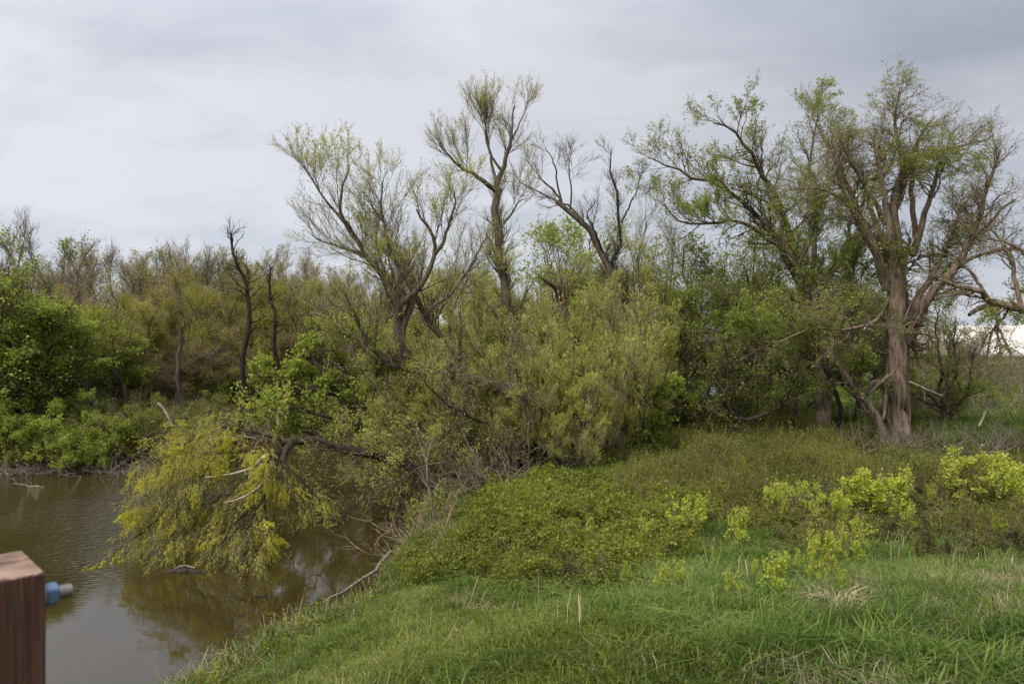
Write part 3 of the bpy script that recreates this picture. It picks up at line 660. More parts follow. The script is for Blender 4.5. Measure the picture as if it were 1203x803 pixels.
# ---------- snapped trunk with torn red wood
b = W(668, 420, 31); b[2] = g1(b[0], b[1])
t = root('broken_trunk', b, 'snapped trunk with torn red-brown splintered top above the yellow-green shrubs', 'tree stump')
P = spline(np.array([tuple(b - [0, 0, .2]), W(680, 470, 31), W(672, 400, 31), W(663, 362, 31), W(655, 345, 31)]), 14, .02)
V, q = tubes(P[None], np.linspace(.15, .13, 14)[None], 10, .1); ob('trunk', mesh_np('trunk', V - b, q, smooth=True, mat=BARK), t)
P = spline(np.array([W(664, 358, 31), W(656, 340, 30.8), W(645, 332, 30.7), W(634, 325, 30.6)]), 8, .03)
V, q = tubes(P[None], np.array([.17, .18, .17, .14, .10, .07, .045, .02])[None], 7, .35); ob('splintered_wood', mesh_np('splintered_wood', V - b, q, mat=RED_WOOD), t)
for k in range(2):
    s0 = W(654 + 7 * k, 336 + 9 * k, 30.75); P = spline(np.array([s0, s0 + [-.10, -.05, .12 + .04 * k], s0 + [-.3 + .04 * k, -.05, .30 + .05 * (k % 3)]]), 4)
    V, q = tubes(P[None], np.array([.04, .03, .015, .004])[None], 4); ob('splinter', mesh_np('splinter', V - b, q, mat=BARK_GREY), t)

# ---------- willow shrubs of the centre thicket: three built, the rest copied
def shrub_proto(H, Sp, n, mats, leafs, seed, lv=(60, 700, 4200), up=.35, label='', group=None, name='willow_shrub', cat='shrub', tl=(.32, .16, .09), r=.035, twigm=TWIG_W, barkm=BARK, ang=(18, 48), bias=(0, 0, 0), r1=.01, wob=.12):
    b = (0, 0, 0)
    lm = auto_limbs(b, H, Sp, n, (0, 0), r, .1, .9, False, r1=r1)
    lm = [('stem', l[1] * np.array([1, 1, q_]), *l[2:]) for l, q_ in zip(lm, rng.uniform(.6, 1.12, len(lm)))]
    return plant(name, label, cat, group, b, lm,
                 [dict(n=lv[0], ln=H * tl[0], up=up, K=6, rmin=.009, ang=ang, wob=wob, bias=bias), dict(n=lv[1], ln=H * tl[1], up=up, K=4, rmin=.006, ang=ang, wob=wob, bias=bias), dict(n=lv[2], ln=H * tl[2], up=up, K=3, rmin=.004, ang=(15, 40))],
                 leafs, barkm, twigm, wob=.05)
ORD = 'first second third fourth fifth sixth seventh eighth ninth tenth eleventh twelfth thirteenth fourteenth fifteenth sixteenth seventeenth eighteenth nineteenth twentieth'.split()
WL = 'yellow-green willow shrub, one of many tangled together in the centre thicket under the leaning willow'
WG = 'willow shrubs of the centre thicket'
protos = [shrub_proto(5.0, 2.3, 9, None, dict(n=17000, ln=.08, wd=.034, mat=LF_WIL, jit=.025, clump=1.1, cs=.7, along=1.6, up=.3), 1, label=WL, group=WG),
          shrub_proto(4.2, 2.0, 8, None, dict(n=15000, ln=.08, wd=.034, mat=LF_WIL, jit=.025, clump=1.3, cs=.7, along=1.6, up=.3), 2, label=WL, group=WG),
          shrub_proto(5.4, 1.9, 8, None, dict(n=13000, ln=.08, wd=.034, mat=LF_WIL, jit=.025, clump=1.3, cs=.7, along=1.6, up=.3), 3, label=WL, group=WG)]
pos = [(705, 27.5, 1.22, 0), (662, 27.2, .98, 1), (630, 27.6, .98, 0), (592, 27.6, .66, 2), (556, 30.6, .85, 1), (735, 29.5, 1.2, 1), (690, 30.5, 1.4, 2), (640, 31, 1.15, 0), (550, 32.5, 1.0, 2),
       (520, 31, .85, 0), (600, 33, 1.1, 1), (722, 32.5, 1.35, 0), (670, 25.3, .62, 1), (712, 26.3, .66, 2), (490, 32, .95, 1), (455, 33, .9, 0)]
for i, (px, Y, sc, k) in enumerate(pos):
    X = (px - 601.5) / F * Y; z = max(g1(X, Y), -.1)
    lb_ = ORD[sorted(q[0] + q[1] / 100 for q in pos).index(px + Y / 100)] + ' from the left of the yellow-green willow shrubs in the centre thicket'
    if i < 4 and k not in [p[3] for p in pos[:i]]:
        o = protos[k]; o.location = (X, Y, z); o.scale = (sc, sc, sc); o.rotation_euler = (0, 0, rng.random() * 6)
        o['label'] = lb_
    else:
        copy_tree(protos[k], (X, Y, z), rng.random() * 6.28, (sc, sc, sc * rng.uniform(.9, 1.1)), lb_, WG)

for i, (X, Y, sc, k, tx, ty, lab) in enumerate([(-1.6, 30.5, 1.15, 2, -.1, -.62, 'willow shrub leaning far left over the river below the leaning willow limbs'), (-1.2, 28.5, 1.05, 0, .1, -.75, 'willow shrub lying almost flat over the river at the left of the thicket'),
        (-.6, 31.5, 1.25, 1, 0, -.45, 'tall willow shrub behind the leaning willow fork, tilted left'), (.2, 33, 1.3, 0, 0, -.25, 'upright pale willow shrub behind the slanting log'), (-1.0, 26.6, .8, 1, .2, -.55, 'small willow shrub leaning left over the shoreline driftwood'),
        (-1.3, 29.2, 1.4, 1, 0, -.5, 'big loose willow shrub leaning left below the bleached dead limb'), (-.9, 30.2, 1.45, 2, -.1, -.3, 'loose feathery willow shrub in front of the leaning willow fork'),
        (-.4, 29.5, 1.2, 0, .15, -.15, 'feathery willow shrub half hiding the slanting log'), (-1.9, 28.0, 1.3, 1, 0, -.72, 'long willow shrub arching left low over the river'), (.5, 30.6, 1.35, 1, 0, -.1, 'tall feathery willow shrub right of the slanting log'),
        (2.2, 34, 1.35, 2, 0, .05, 'tall pale willow shrub around the foot of the tallest willow')]):
    copy_tree(protos[k], (X, Y, max(g1(X, Y), .0)), 0, sc, lab, WG).rotation_euler = (tx, ty, rng.uniform(-.5, .5))

# bright green leafy shrub at the thicket's right end
px_tree('boxelder_tree', 'bright green leafy shrub at the right end of the willow thicket beside the clearing', None, 762, 28, 408, 22, 6, r=.05, lv=(30, 250, 1200),
        leaf=dict(n=5000, ln=.13, wd=.10, mat=LF_BRT, jit=.06, clump=1.0, cs=.8), trunk=False, cat='shrub', curve=1)
# ---------- bright green tree hanging over the water, centre-left
YG = 27.0
plant('boxelder_tree', 'bright green leafy tree leaning over the water behind the golden willow', 'tree', None,
      (W(478, 560, YG)[0], YG, 0.0),
      [('trunk', [(480, 600, YG), (470, 560, YG), (440, 520, YG), (410, 480, YG), (385, 445, YG), (360, 420, YG)], .14, .05, BARK_DARK),
       ('limb', [(425, 500, YG), (385, 490, YG - .5), (345, 478, YG - .8), (310, 482, YG - 1)], .07, .015),
       ('limb', [(440, 520, YG), (420, 470, YG + .5), (400, 425, YG + 1), (372, 395, YG + 1.2)], .08, .015),
       ('limb', [(400, 465, YG), (360, 455, YG + .4), (325, 445, YG + .5), (300, 440, YG + .5)], .06, .015),
       ('limb', [(450, 530, YG), (400, 520, YG), (355, 505, YG), (320, 500, YG)], .06, .015),
       ('limb', [(430, 505, YG), (440, 455, YG + .6), (445, 420, YG + 1), (430, 390, YG + 1)], .06, .015)],
      [dict(n=60, ln=1.3, up=.1, K=5, rmin=.009), dict(n=500, ln=.7, up=.1, K=4, rmin=.006), dict(n=2600, ln=.35, K=3, rmin=.004)],
      [dict(n=15000, ln=.12, wd=.085, mat=LF_BRT, jit=.05, clump=1.3, cs=.8)], BARK_DARK, TWIG_D)
plant('willow_tree', 'thin grey-green tangle of willow stems leaning left over the water', 'tree', None,
      (W(520, 590, 26)[0], 26, 0.2),
      [('stem', [(520, 600, 26), (500, 540, 26), (470, 490, 26), (430, 440, 26), (400, 400, 26)], .05, .012),
       ('stem', [(525, 600, 26.5), (505, 530, 26.5), (490, 470, 26.8), (470, 430, 27)], .05, .012),
       ('stem', [(515, 600, 25.5), (480, 560, 25), (440, 535, 25), (400, 520, 25), (375, 545, 25)], .05, .012),
       ('stem', [(530, 600, 26), (525, 540, 26), (530, 480, 26), (520, 440, 26)], .05, .012),
       ('stem', [(500, 545, 25), (440, 530, 24.6), (370, 535, 23.5), (352, 570, 22.6), (345, 620, 21.8), (342, 660, 21.3)], .04, .008),
       ('stem', [(520, 600, 25.8), (470, 580, 25), (420, 590, 24.6), (385, 600, 24.4)], .04, .01)],
      [dict(n=150, ln=1.6, up=.1, K=6, rmin=.008, wob=.22, trop=-.02), dict(n=1200, ln=.8, up=.05, K=5, rmin=.005, wob=.2, trop=-.04), dict(n=4600, ln=.4, K=3, rmin=.0035)],
      [dict(n=10000, ln=.075, wd=.036, mat=LF_WIL, jit=.04, clump=1.2, cs=.8)], BARK, TWIG)

plant('willow_tree', 'dark crooked willow stems crossing in front of the centre thicket', 'tree', None,
      (W(625, 585, 25.8)[0], 25.8, 0.4),
      [('stem', [(628, 590, 25.8), (605, 545, 25.8), (582, 512, 25.6), (560, 492, 25.4), (530, 478, 25.2), (505, 455, 25)], .10, .025, BARK_DARK),
       ('stem', [(620, 590, 26), (600, 555, 26), (578, 530, 26), (552, 520, 25.8), (520, 528, 25.4)], .08, .02, BARK_DARK),
       ('stem', [(632, 588, 25.6), (618, 540, 25.4), (622, 490, 25.4), (610, 440, 25.4), (615, 400, 25.6)], .07, .015, BARK),
       ('stem', [(640, 585, 25.6), (665, 545, 25.3), (690, 500, 25.2), (705, 450, 25.4)], .06, .015, BARK),
       ('stem', [(622, 590, 25.6), (570, 560, 25), (520, 545, 24.6), (480, 555, 24.2), (450, 575, 24)], .06, .015, BARK)],
      [dict(n=90, ln=1.7, up=.15, K=6, rmin=.008, wob=.2), dict(n=700, ln=.8, up=.15, K=5, rmin=.005, wob=.2), dict(n=2600, ln=.4, K=3, rmin=.0035)],
      [dict(n=5000, ln=.07, wd=.03, mat=LF_WIL, jit=.03, clump=1.2, cs=.8, along=1.5)], BARK, TWIG)

# ---------- fallen willow: log over the water with the golden drooping crown
YF = 23.0
plant('golden_willow_tree', 'golden drooping willow crown trailing into the water from a bent dark trunk', 'tree', None,
      (W(520, 590, 25)[0], 25, 0.0),
      [('trunk', [(530, 600, 25), (505, 565, 25), (470, 545, 25), (420, 530, 24.5), (375, 522, 24), (345, 517, 23.6), (330, 520, 23.4)], .15, .11, BARK_DARK, None, 'nogrow'),
       ('limb', [(345, 516, 23.3), (335, 530, 22.4), (332, 545, 21.8), (325, 562, 21.4), (312, 580, 21.1), (300, 598, 20.8), (293, 620, 20.5), (290, 650, 20.2)], .12, .025, BARK_DARK),
       ('limb', [(335, 518, 23.6), (315, 512, 23.4), (300, 508, 23.2), (278, 505, 23), (255, 512, 22.8)], .04, .012, BARK_DARK),
       ('limb', [(328, 556, 21.6), (312, 566, 21.2), (300, 575, 21), (283, 585, 20.8), (262, 590, 20.6)], .06, .015, BARK_PALE, 'pale barkless snag', 'nogrow'),
       ('limb', [(312, 534, 21.9), (296, 548, 21.5), (275, 556, 21.3), (240, 560, 21.1)], .05, .015, BARK_PALE, 'pale barkless crooked branch', 'nogrow'),
       ('limb', [(300, 515, 22.9), (285, 512, 22.7), (270, 514, 22.5), (245, 516, 22.3)], .025, .01, BARK_PALE, 'thin white dead branch', 'nogrow'),
       ('limb', [(330, 545, 23), (290, 545, 22.5), (245, 555, 22), (205, 580, 21.5), (190, 605, 21.4), (165, 628, 21.2)], .032, .01, BARK_DARK),
       ('limb', [(325, 560, 22.8), (290, 575, 22), (250, 590, 21.5), (220, 615, 21), (200, 640, 20.6)], .032, .01, BARK_DARK),
       ('limb', [(300, 505, 23.3), (265, 515, 23.2), (230, 515, 23), (200, 535, 22.8)], .032, .01, BARK_DARK),
       ('limb', [(320, 570, 22.6), (290, 600, 21.8), (260, 630, 21.2), (245, 655, 20.8)], .03, .01, BARK_DARK),
       ('limb', [(330, 540, 23), (300, 530, 22.5), (260, 535, 22.2), (225, 558, 21.8), (190, 590, 21.5)], .03, .01, BARK_DARK)],
      [dict(n=190, ln=1.7, up=.0, trop=-.10, K=7, rmin=.006, wob=.14, bias=(-.12, -.12, 0), ang=(25, 70), t0=.12, rf=.35, fall=.2),
       dict(n=1900, ln=1.0, up=-.15, trop=-.15, K=6, rmin=.004, wob=.12, bias=(-.12, 0, 0), ang=(20, 70), rf=.5),
       dict(n=9000, ln=.55, up=-.25, trop=-.15, K=4, rmin=.003, ang=(10, 40))],
      [dict(n=68000, ln=.062, wd=.022, mat=LF_GOLD, jit=.018, along=1.8, up=-.3, clump=1.7, cs=.6)], BARK_DARK, TWIG_W)

# small golden shrub behind it
px_tree('willow_shrub', 'small golden willow shrub at the water edge, above the drooping golden crown', None, 232, 27, 498, 38, 8, r=.03, lv=(60, 500, 2600),
        leaf=dict(n=11000, ln=.07, wd=.03, mat=LF_GOLD, jit=.04, clump=1.0, cs=.6, along=1.0), trunk=False, cat='shrub', up=-.05, curve=1.2, twigm=TWIG_W)

# ------------------------------------------------------------------ far bank
BL = 'leafing'
bgroup = 'trees of the far bank woodland'
def bg_proto(H, Sp, n, leafs, twigm, lv=(70, 800, 5000), up=.35, fork=.12, name='woodland_tree', barkm=BARK, r=.12, tl=(.30, .15, .08), ang=(18, 50)):
    lm = auto_limbs((0, 0, 0), H, Sp, n, (0, 0), r, fork, .7, True)
    return plant(name, '', 'tree', bgroup, (0, 0, 0), lm,
                 [dict(n=lv[0], ln=H * tl[0], up=up, K=5, rmin=.014, ang=ang), dict(n=lv[1], ln=H * tl[1], up=up, K=4, rmin=.010, ang=ang), dict(n=lv[2], ln=H * tl[2], up=up, K=3, rmin=.007, ang=ang)], leafs, barkm, twigm)
bp_ = {
    'brown': bg_proto(9.5, 3.9, 11, dict(n=12000, ln=.085, wd=.05, mat=LF_BRN, jit=.12, clump=1.3), TWIG_R, up=.12, ang=(25, 65)),
    'olive': bg_proto(9.0, 3.8, 9, dict(n=20000, ln=.10, wd=.055, mat=LF_OLV, jit=.12, clump=1), TWIG_W),
    'green': bg_proto(9.5, 3.6, 9, dict(n=15000, ln=.16, wd=.12, mat=LF_BRT, jit=.1, clump=1.4), TWIG_D, up=.15, ang=(25, 65)),
    'pale': bg_proto(10.5, 3.4, 8, dict(n=9000, ln=.12, wd=.07, mat=LF_ELM, jit=.08, clump=1.4), TWIG),
    'bare': bg_proto(10.0, 2.8, 7, None, TWIG_R, lv=(60, 500, 2600)),
}
def ordinal_label(items, key, px, text):
    xs_ = sorted(q for k_, q in items if k_ == key); return ORD[min(xs_.index(px), 19)] + ' from the left of the ' + text
LAB = {'brown': 'brown-budded trees in the far bank woodland', 'olive': 'olive-green leafing trees in the far bank woodland',
       'green': 'fresh green trees in the far woodland', 'pale': 'pale grey-green trees in the far woodland', 'bare': 'bare twiggy trees in the far woodland'}
far = [  # kind, px, Y, top row, width factor
    ('green', -25, 38, 300, 1.1), ('green', 18, 37, 318, 1.2), ('green', 62, 38.5, 345, 1.0), ('bare', 0, 52, 252, 1.0), ('pale', 52, 56, 274, 1.15), ('green', 105, 40, 388, .9),
    ('brown', 118, 48, 312, 1.15), ('olive', 142, 43, 345, 1.15), ('brown', 165, 52, 300, 1.3), ('olive', 190, 46, 330, 1.1), ('pale', 205, 55, 298, 1.1), ('bare', 182, 58, 284, 1.1),
    ('brown', 232, 50, 318, 1.1), ('bare', 232, 60, 290, 1.0), ('pale', 250, 57, 287, .9), ('olive', 268, 52, 318, 1.1), ('olive', 292, 50, 325, 1.3), ('pale', 300, 60, 292, 1.0),
    ('bare', 340, 58, 296, 1.0), ('green', 335, 52, 345, .9), ('olive', 362, 52, 315, 1.1), ('brown', 378, 50, 310, 1.0), ('olive', 400, 56, 318, 1.1), ('pale', 430, 60, 315, 1.1),
    ('brown', 455, 62, 318, 1.2), ('olive', 500, 64, 320, 1.2), ('pale', 545, 66, 315, 1.1), ('green', 585, 66, 330, 1.1), ('olive', 630, 68, 322, 1.2), ('green', 700, 70, 318, 1.2),
    ('olive', 765, 62, 330, 1.2), ('green', 820, 60, 325, 1.2), ('green', 880, 62, 320, 1.2), ('olive', 950, 62, 330, 1.2), ('green', 1030, 64, 340, 1.2),
    ('brown', 1092, 46, 372, .9), ('brown', 1125, 50, 372, .9), ('olive', -70, 44, 320, 1.2), ('brown', -60, 55, 285, 1.2), ('green', -120, 40, 300, 1.2),
    ('olive', 95, 44, 372, 1.1), ('brown', 255, 47, 388, 1.0), ('olive', 310, 48, 392, .9), ('olive', 215, 46, 395, .8), ('brown', 175, 44, 400, .8),
    ('brown', 60, 66, 300, 1.3), ('brown', 130, 70, 305, 1.4), ('olive', 215, 72, 305, 1.5), ('brown', 290, 72, 308, 1.5), ('brown', 350, 74, 312, 1.5),
    ('green', 1280, 60, 300, 1.3), ('green', 1360, 50, 300, 1.3)]
HP = {'brown': 9.5, 'olive': 9.0, 'green': 9.5, 'pale': 10.5, 'bare': 10.0}
used = set()
UL = {('green', 18): 'large bright green tree at the left edge of the photo, overhanging the bank', ('pale', 52): 'round sparse-leaved crown standing above the left trees against the sky',
      ('bare', 0): 'bare twiggy crown at the far left edge against the sky', ('green', 62): 'lower bright green tree just right of the leftmost trees',
      ('green', 105): 'small dark green tree between the bright left trees and the brown woodland'}
for kind, px, Y, top, wf in far:
    X = (px - 601.5) / F * Y; z = max(g1(X, Y), .2)
    H = W(px, top, Y)[2] - z; s = H / HP[kind]; sw = s * wf if s > .8 else wf * .85
    lab = UL.get((kind, px)) or ordinal_label([(f_[0], f_[1] + f_[2] / 100) for f_ in far], kind, px + Y / 100, LAB[kind]); gr = bgroup + ', ' + {'brown': 'brown-budded', 'olive': 'olive', 'green': 'green', 'pale': 'pale', 'bare': 'bare'}[kind]
    if kind not in used:
        used.add(kind); o = bp_[kind]; o.location = (X, Y, z); o.rotation_euler = (0, 0, rng.random() * 6); o.scale = (sw, sw, s); o['label'] = lab; o['group'] = gr
    else:
        copy_tree(bp_[kind], (X, Y, z), rng.random() * 6.28, (sw, sw, s), lab, gr)

# dead snags in front of the far woodland
def snag(label, pts, r0, r1, mat, br=(12, 80), ln=1.2, up=.35):
    b = W(*pts[0]); b[2] = g1(b[0], b[1]) - .05
    pw = np.array([tuple(b)] + [tuple(W(*q)) for q in pts[1:]])
    return plant('dead_tree', label, 'dead tree', 'dead snags of the far bank', b, [('trunk', pw, r0, r1, mat)],
                 [dict(n=br[0], ln=ln, up=up * .5, K=6, rmin=.012, wob=.3, t0=.4, rf=.45, ang=(35, 85), fall=.3), dict(n=br[1], ln=ln * .5, up=.2, K=4, rmin=.009, wob=.22)], None, mat, TWIG_D)
snag('dark leafless snag with antler-like top rising above the far woodland', [(283, 470, 44), (286, 410, 44), (292, 360, 44), (285, 325, 44), (277, 300, 44), (274, 278, 44)], .2, .06, BARK_DARK, (26, 190), 1.6)
snag('pale-barked broken trunk among the brown brush on the far bank', [(209, 465, 42), (209, 435, 42), (211, 405, 42), (213, 385, 42)], .14, .10, BARK, (8, 50), .9)
snag('slim dark dead tree right of the antler-topped snag', [(325, 450, 47), (322, 380, 47), (316, 345, 47), (320, 315, 47)], .15, .05, BARK_DARK, (20, 150), 1.5)
snag('leaning dark trunk under the left trees near the bank', [(118, 490, 37), (105, 462, 37), (88, 445, 37.5), (70, 430, 38)], .17, .08, BARK_DARK, (8, 60), 1.2)
snag('short dark trunk leaning over brush, right of the leaning one', [(150, 490, 38), (149, 465, 38), (143, 450, 38), (132, 435, 38)], .15, .07, BARK_DARK, (8, 60), 1.2)
snag('slanting dark trunk behind the bright green leaning tree', [(268, 500, 39), (285, 478, 39), (303, 462, 39), (312, 440, 39)], .14, .07, BARK_DARK, (8, 60), 1.2)
snag('crooked thin trunk inside the bright green tree at the left edge', [(28, 480, 35.5), (24, 455, 35.5), (14, 428, 36), (12, 400, 36)], .12, .05, BARK_DARK, (8, 60), 1.2)

# low bushes of the far bank
FB = 'bushes along the far bank waterline'
fb_g = shrub_proto(2.6, 1.9, 9, None, dict(n=9000, ln=.11, wd=.08, mat=LF_BRT, jit=.07, clump=1.0, cs=.7), 5, lv=(50, 400, 2400), up=.0, label='', group=FB, name='bank_bush', cat='bush', twigm=TWIG_D, ang=(30, 70))
fb_o = shrub_proto(2.6, 1.8, 9, None, dict(n=8000, ln=.09, wd=.06, mat=LF_ELM, jit=.07, clump=1.0, cs=.7), 6, lv=(50, 400, 2400), up=.15, label='', group=FB, name='bank_bush', cat='bush', twigm=TWIG, ang=(30, 70))
first = {'g': fb_g, 'o': fb_o}; seen = set()
bushes = [
    ('g', 96, 33.2, .62, 'bright green bush dipping its tip into the river'), ('g', 60, 34, .78, None), ('g', 25, 34.3, .85, None), ('g', -8, 34.5, .9, None), ('g', 120, 34.5, .75, None),
    ('o', 150, 36, .8, None), ('g', 100, 37, .7, None), ('o', 180, 37, .7, None), ('g', 170, 40, .7, None), ('o', 215, 40, .65, None), ('o', 135, 40, .6, None), ('o', 245, 43, .8, None),
    ('o', 232, 45, .8, None), ('g', 60, 38, .7, None), ('g', 10, 38, 1.2, None), ('o', 285, 47.5, .8, None), ('o', 330, 49, 1.2, None), ('o', 380, 51, 1.2, None), ('g', 420, 53, 1.2, None),
    ('g', -50, 34.5, 1.1, None), ('o', 200, 36.6, .55, None), ('o', 268, 46.4, 1.0, None)]
for k, px, Y, s, lab in bushes:
    X = (px - 601.5) / F * Y; z = max(g1(X, Y), .05)
    lab = lab or ordinal_label([(q[0], q[1] + q[2] / 100) for q in bushes], k, px + Y / 100, {'g': 'bright green bushes along the far waterline', 'o': 'grey-green bushes along the far waterline'}[k])
    gr = FB + {'g': ', bright green', 'o': ', grey-green'}[k]
    if k not in seen:
        seen.add(k); o = first[k]; o.location = (X, Y, z); o.scale = (s, s, s); o['label'] = lab; o['group'] = gr
    else: copy_tree(first[k], (X, Y, z), rng.random() * 6.28, s, lab, gr)

for k, px, Y, s_, lab in [('o', 795, 41, 1.1, 'grey-green bush in the dark gap at the left end of the shaded clearing'), ('g', 770, 38, .9, 'bright green bush in the dark gap beside the willow thicket'),
                          ('o', 835, 43, 1.2, 'grey-green bush in shade at the back of the clearing, left part'), ('g', 885, 44, 1.1, 'green bush in shade at the back of the clearing, middle'),
                          ('o', 945, 43, 1.2, 'grey-green bush in shade at the back of the clearing, nearest the old elm'), ('o', 1085, 43, 1.1, 'grey-green bush behind the old elm on its right')]:
    X = (px - 601.5) / F * Y; copy_tree(first[k], (X, Y, g1(X, Y)), rng.random() * 6.28, s_, lab, 'bushes behind the clearing')

# ------------------------------------------------------------------ loose sticks, brush piles, logs
def stick(name, label, pts, r0, r1, mat, cat='branch', br=0, group=None, ln=.5, world=False, lift=None):
    pw = np.array(pts if world else [W(*q) for q in pts], float)
    if lift is not None: pw[:, 2] = np.maximum(G(pw[:, 0], pw[:, 1]), -.05) + lift * np.linspace(.6, 1.4, len(pw))
    b = pw[0].copy()
    P = spline(pw, 12, .05); R = np.linspace(r0, r1, 12)
    geo = [tubes(P[None], R[None], 7, .12, cap=False)]
    if br:
        a = grow(P[None], R[None], br, ln, K=5, rmin=.006, wob=.2, up=.1); geo.append(tubes(*a, 3))
        a2 = grow(*a, br * 4, ln * .5, K=4, rmin=.004, wob=.2, up=.05); geo.append(tubes(*a2, 3))
    V, q = cat_geo(geo)
    o = ob(name, mesh_np(name, V - b, q, smooth=True, mat=mat)); o.location = tuple(b)
    return tag(o, label, cat, group)
stick('fallen_branch', 'white broken branch sticking up from the far bank bushes', [(202, 500, 34.5), (197, 488, 34.5), (190, 478, 34.5), (185, 473, 34.5)], .05, .06, BARK_PALE)
stick('fallen_branch', 'long bare branch lying along the grassy shoreline down to the water', [(478, 640, 21.3), (462, 655, 20.6), (448, 672, 19.7), (425, 700, 18.2), (400, 722, 17.2), (378, 742, 16.3)], .06, .02, BARK_GREY, br=10, lift=.28)
stick('fallen_branch', 'dead branch lying in the shallows off the left bank', [(52, 572, 30.2), (30, 570, 30.3), (18, 568, 30.4), (10, 571, 30.2)], .04, .01, BARK_GREY, br=10)
stick('fallen_branch', 'dark crooked log on the grass left of the old elm foot', [(935, 512, 31), (955, 518, 30.9), (978, 521, 30.8), (1003, 508, 30.8), (1022, 490, 30.8)], .13, .07, BARK_DARK, 'log', br=6, lift=.3)
stick('fallen_branch', 'pale dead branch leaning right off the old elm trunk', [(1068, 448, 30.4), (1090, 458, 30.2), (1108, 465, 30)], .05, .02, BARK_GREY, br=6)
stick('fallen_branch', 'torn pale limb resting upright against the old elm fork', [(1062, 378, 30.6), (1068, 362, 30.4), (1076, 345, 30.3), (1080, 335, 30.2)], .045, .02, BARK_GREY)
stick('fallen_branch', 'pale broken limb lying in the grass right of the old elm', [(1150, 500, 29), (1156, 488, 29), (1160, 478, 29)], .05, .02, BARK_PALE, br=5)
stick('leaning_stem', 'forked bare pinkish stem at the shoreline in front of the thicket', [(515, 640, 22), (508, 600, 22), (502, 565, 22), (500, 540, 22.1), (490, 510, 22.2)], .045, .015, BARK_GREY, 'branch', br=14, ln=1.1)
stick('leaning_stem', 'thin dead stem leaning right out of the thicket foot', [(600, 590, 25), (575, 560, 24.8), (560, 540, 24.6), (545, 510, 24.5)], .035, .012, BARK_GREY, 'branch', br=12, ln=1.0)
stick('floating_log', 'dark weathered log floating beneath the golden willow', [(195, 672, 19.6), (210, 671, 19.6), (226, 671, 19.6), (242, 672, 19.6)], .07, .06, BARK_DARK, 'log')
stick('floating_log', 'short brown stick of driftwood floating left of the longer log', [(181, 658, 20.6), (187, 659, 20.6), (193, 660, 20.6)], .05, .05, BARK_GREY, 'log')
stick('floating_log', 'thin branch lying across the dark floating log', [(205, 668, 19.9), (216, 664, 20.0), (230, 667, 19.9)], .03, .02, BARK_GREY, 'branch', br=5, ln=.3)
stick('floating_log', 'short dark stick floating in the water below the drifting log', [(300, 700, 17.8), (308, 699, 17.8), (318, 701, 17.8)], .02, .012, BARK_DARK, 'branch', br=3, ln=.2)
def brush(label, px, Y, wx, wy, h, n, mat, ln=1.0, up=.2, group=None, name='brush_pile'):
    X = (px - 601.5) / F * Y
    x = X + rng.normal(0, wx, n); y = Y + rng.normal(0, wy, n); z = G(x, y) + rng.random(n) * h * .3
    b = np.array([X, Y, max(g1(X, Y), 0)])
    z = np.maximum(z, -.05)
    d = nrm(np.stack([rng.normal(0, 1, n), rng.normal(0, 1, n), rng.random(n) * h / ln * 1.2 + up], -1))
    P0 = np.stack([np.stack([x, y, z], -1) + d * ln * t for t in np.linspace(0, 1, 5)], 1) + rng.normal(0, .04, (n, 5, 3))
    R0 = np.linspace(1, .3, 5)[None] * rng.uniform(.008, .022, n)[:, None]
    a = grow(P0, R0, n * 4, ln * .6, K=4, rmin=.006, wob=.2); c = grow(*a, n * 5, ln * .3, K=3, rmin=.004, wob=.2)
    V, q = cat_geo([tubes(P0, R0, 4), tubes(*a, 3), tubes(*c, 3)])
    r_ = root(name, b, label, 'brush pile', group); ob('sticks', mesh_np('sticks', V - b, q, mat=mat), r_, True)
    return r_
brush('tangle of dead sticks heaped round the foot of the old elm', 1042, 29.4, 1.4, .45, 1.0, 55, BARK_GREY, 1.2, .35)
brush('heap of pale dead branches on the grass right of the old elm', 1158, 27.5, .8, .6, 1.3, 55, BARK_GREY, 1.3, .6)
brush('scattered pale sticks in the grass below the pale brush heap', 1120, 26.5, 1.0, .6, .3, 14, BARK_GREY, .9, .2)
brush('reddish bare twig tangle hanging over the shoreline left of the thicket', 482, 21.3, .4, .7, .7, 45, TWIG_R, .9, .35)
brush('dark bare twig tangle at the thicket foot near the water glimpse', 545, 25, 1.2, .9, .9, 100, TWIG_R, 1.3, .5)
brush('grey driftwood tangle against the far bank left of the golden willow', 172, 33.3, 1.0, .35, .4, 80, BARK_GREY, 1.0, .1)
brush('tall tangle of grey dead stems standing in the left part of the thicket', 492, 26.5, 1.1, .7, 1.8, 46, BARK_GREY, 2.1, .6)
brush('low bare twigs lying at the waterline under the left bank bushes', 25, 33.0, 1.5, .3, .3, 50, BARK_GREY, .9, .1)
brush('grey flood debris heaped in the far bank cove', 262, 43.5, 1.2, .6, .7, 70, TWIG_R, 1.2, .2)
brush('bare brown brush under the trees at the left bank', 95, 38.5, 3, 1.2, 1.2, 130, TWIG_R, 1.7, .35)
brush('grey fallen limbs crossing among the left bank bushes', 130, 36, 2.5, .8, .8, 40, BARK_GREY, 2.4, .15)
brush('bare brown brush below the pale broken trunk on the far bank', 225, 41.5, 2.6, 1.5, 1.4, 160, TWIG_R, 1.6, .5)
brush('thin dead twigs standing among the saplings in front of the old elm', 938, 19, .35, .35, .5, 35, BARK_GREY, .6, .8)
brush('dead stalks standing in the dark gap behind the low green bushes', 770, 21, .5, .4, .4, 35, TWIG_R, .6, .8)
brush('dark twiggy underbrush at the back of the shaded clearing', 820, 38, 3.0, 1.0, 1.2, 120, TWIG_D, 1.5, .5)
brush('brown thorny underbrush behind the old elm on its right', 1105, 40, 2.4, 1.5, 1.6, 150, TWIG_R, 1.8, .8)

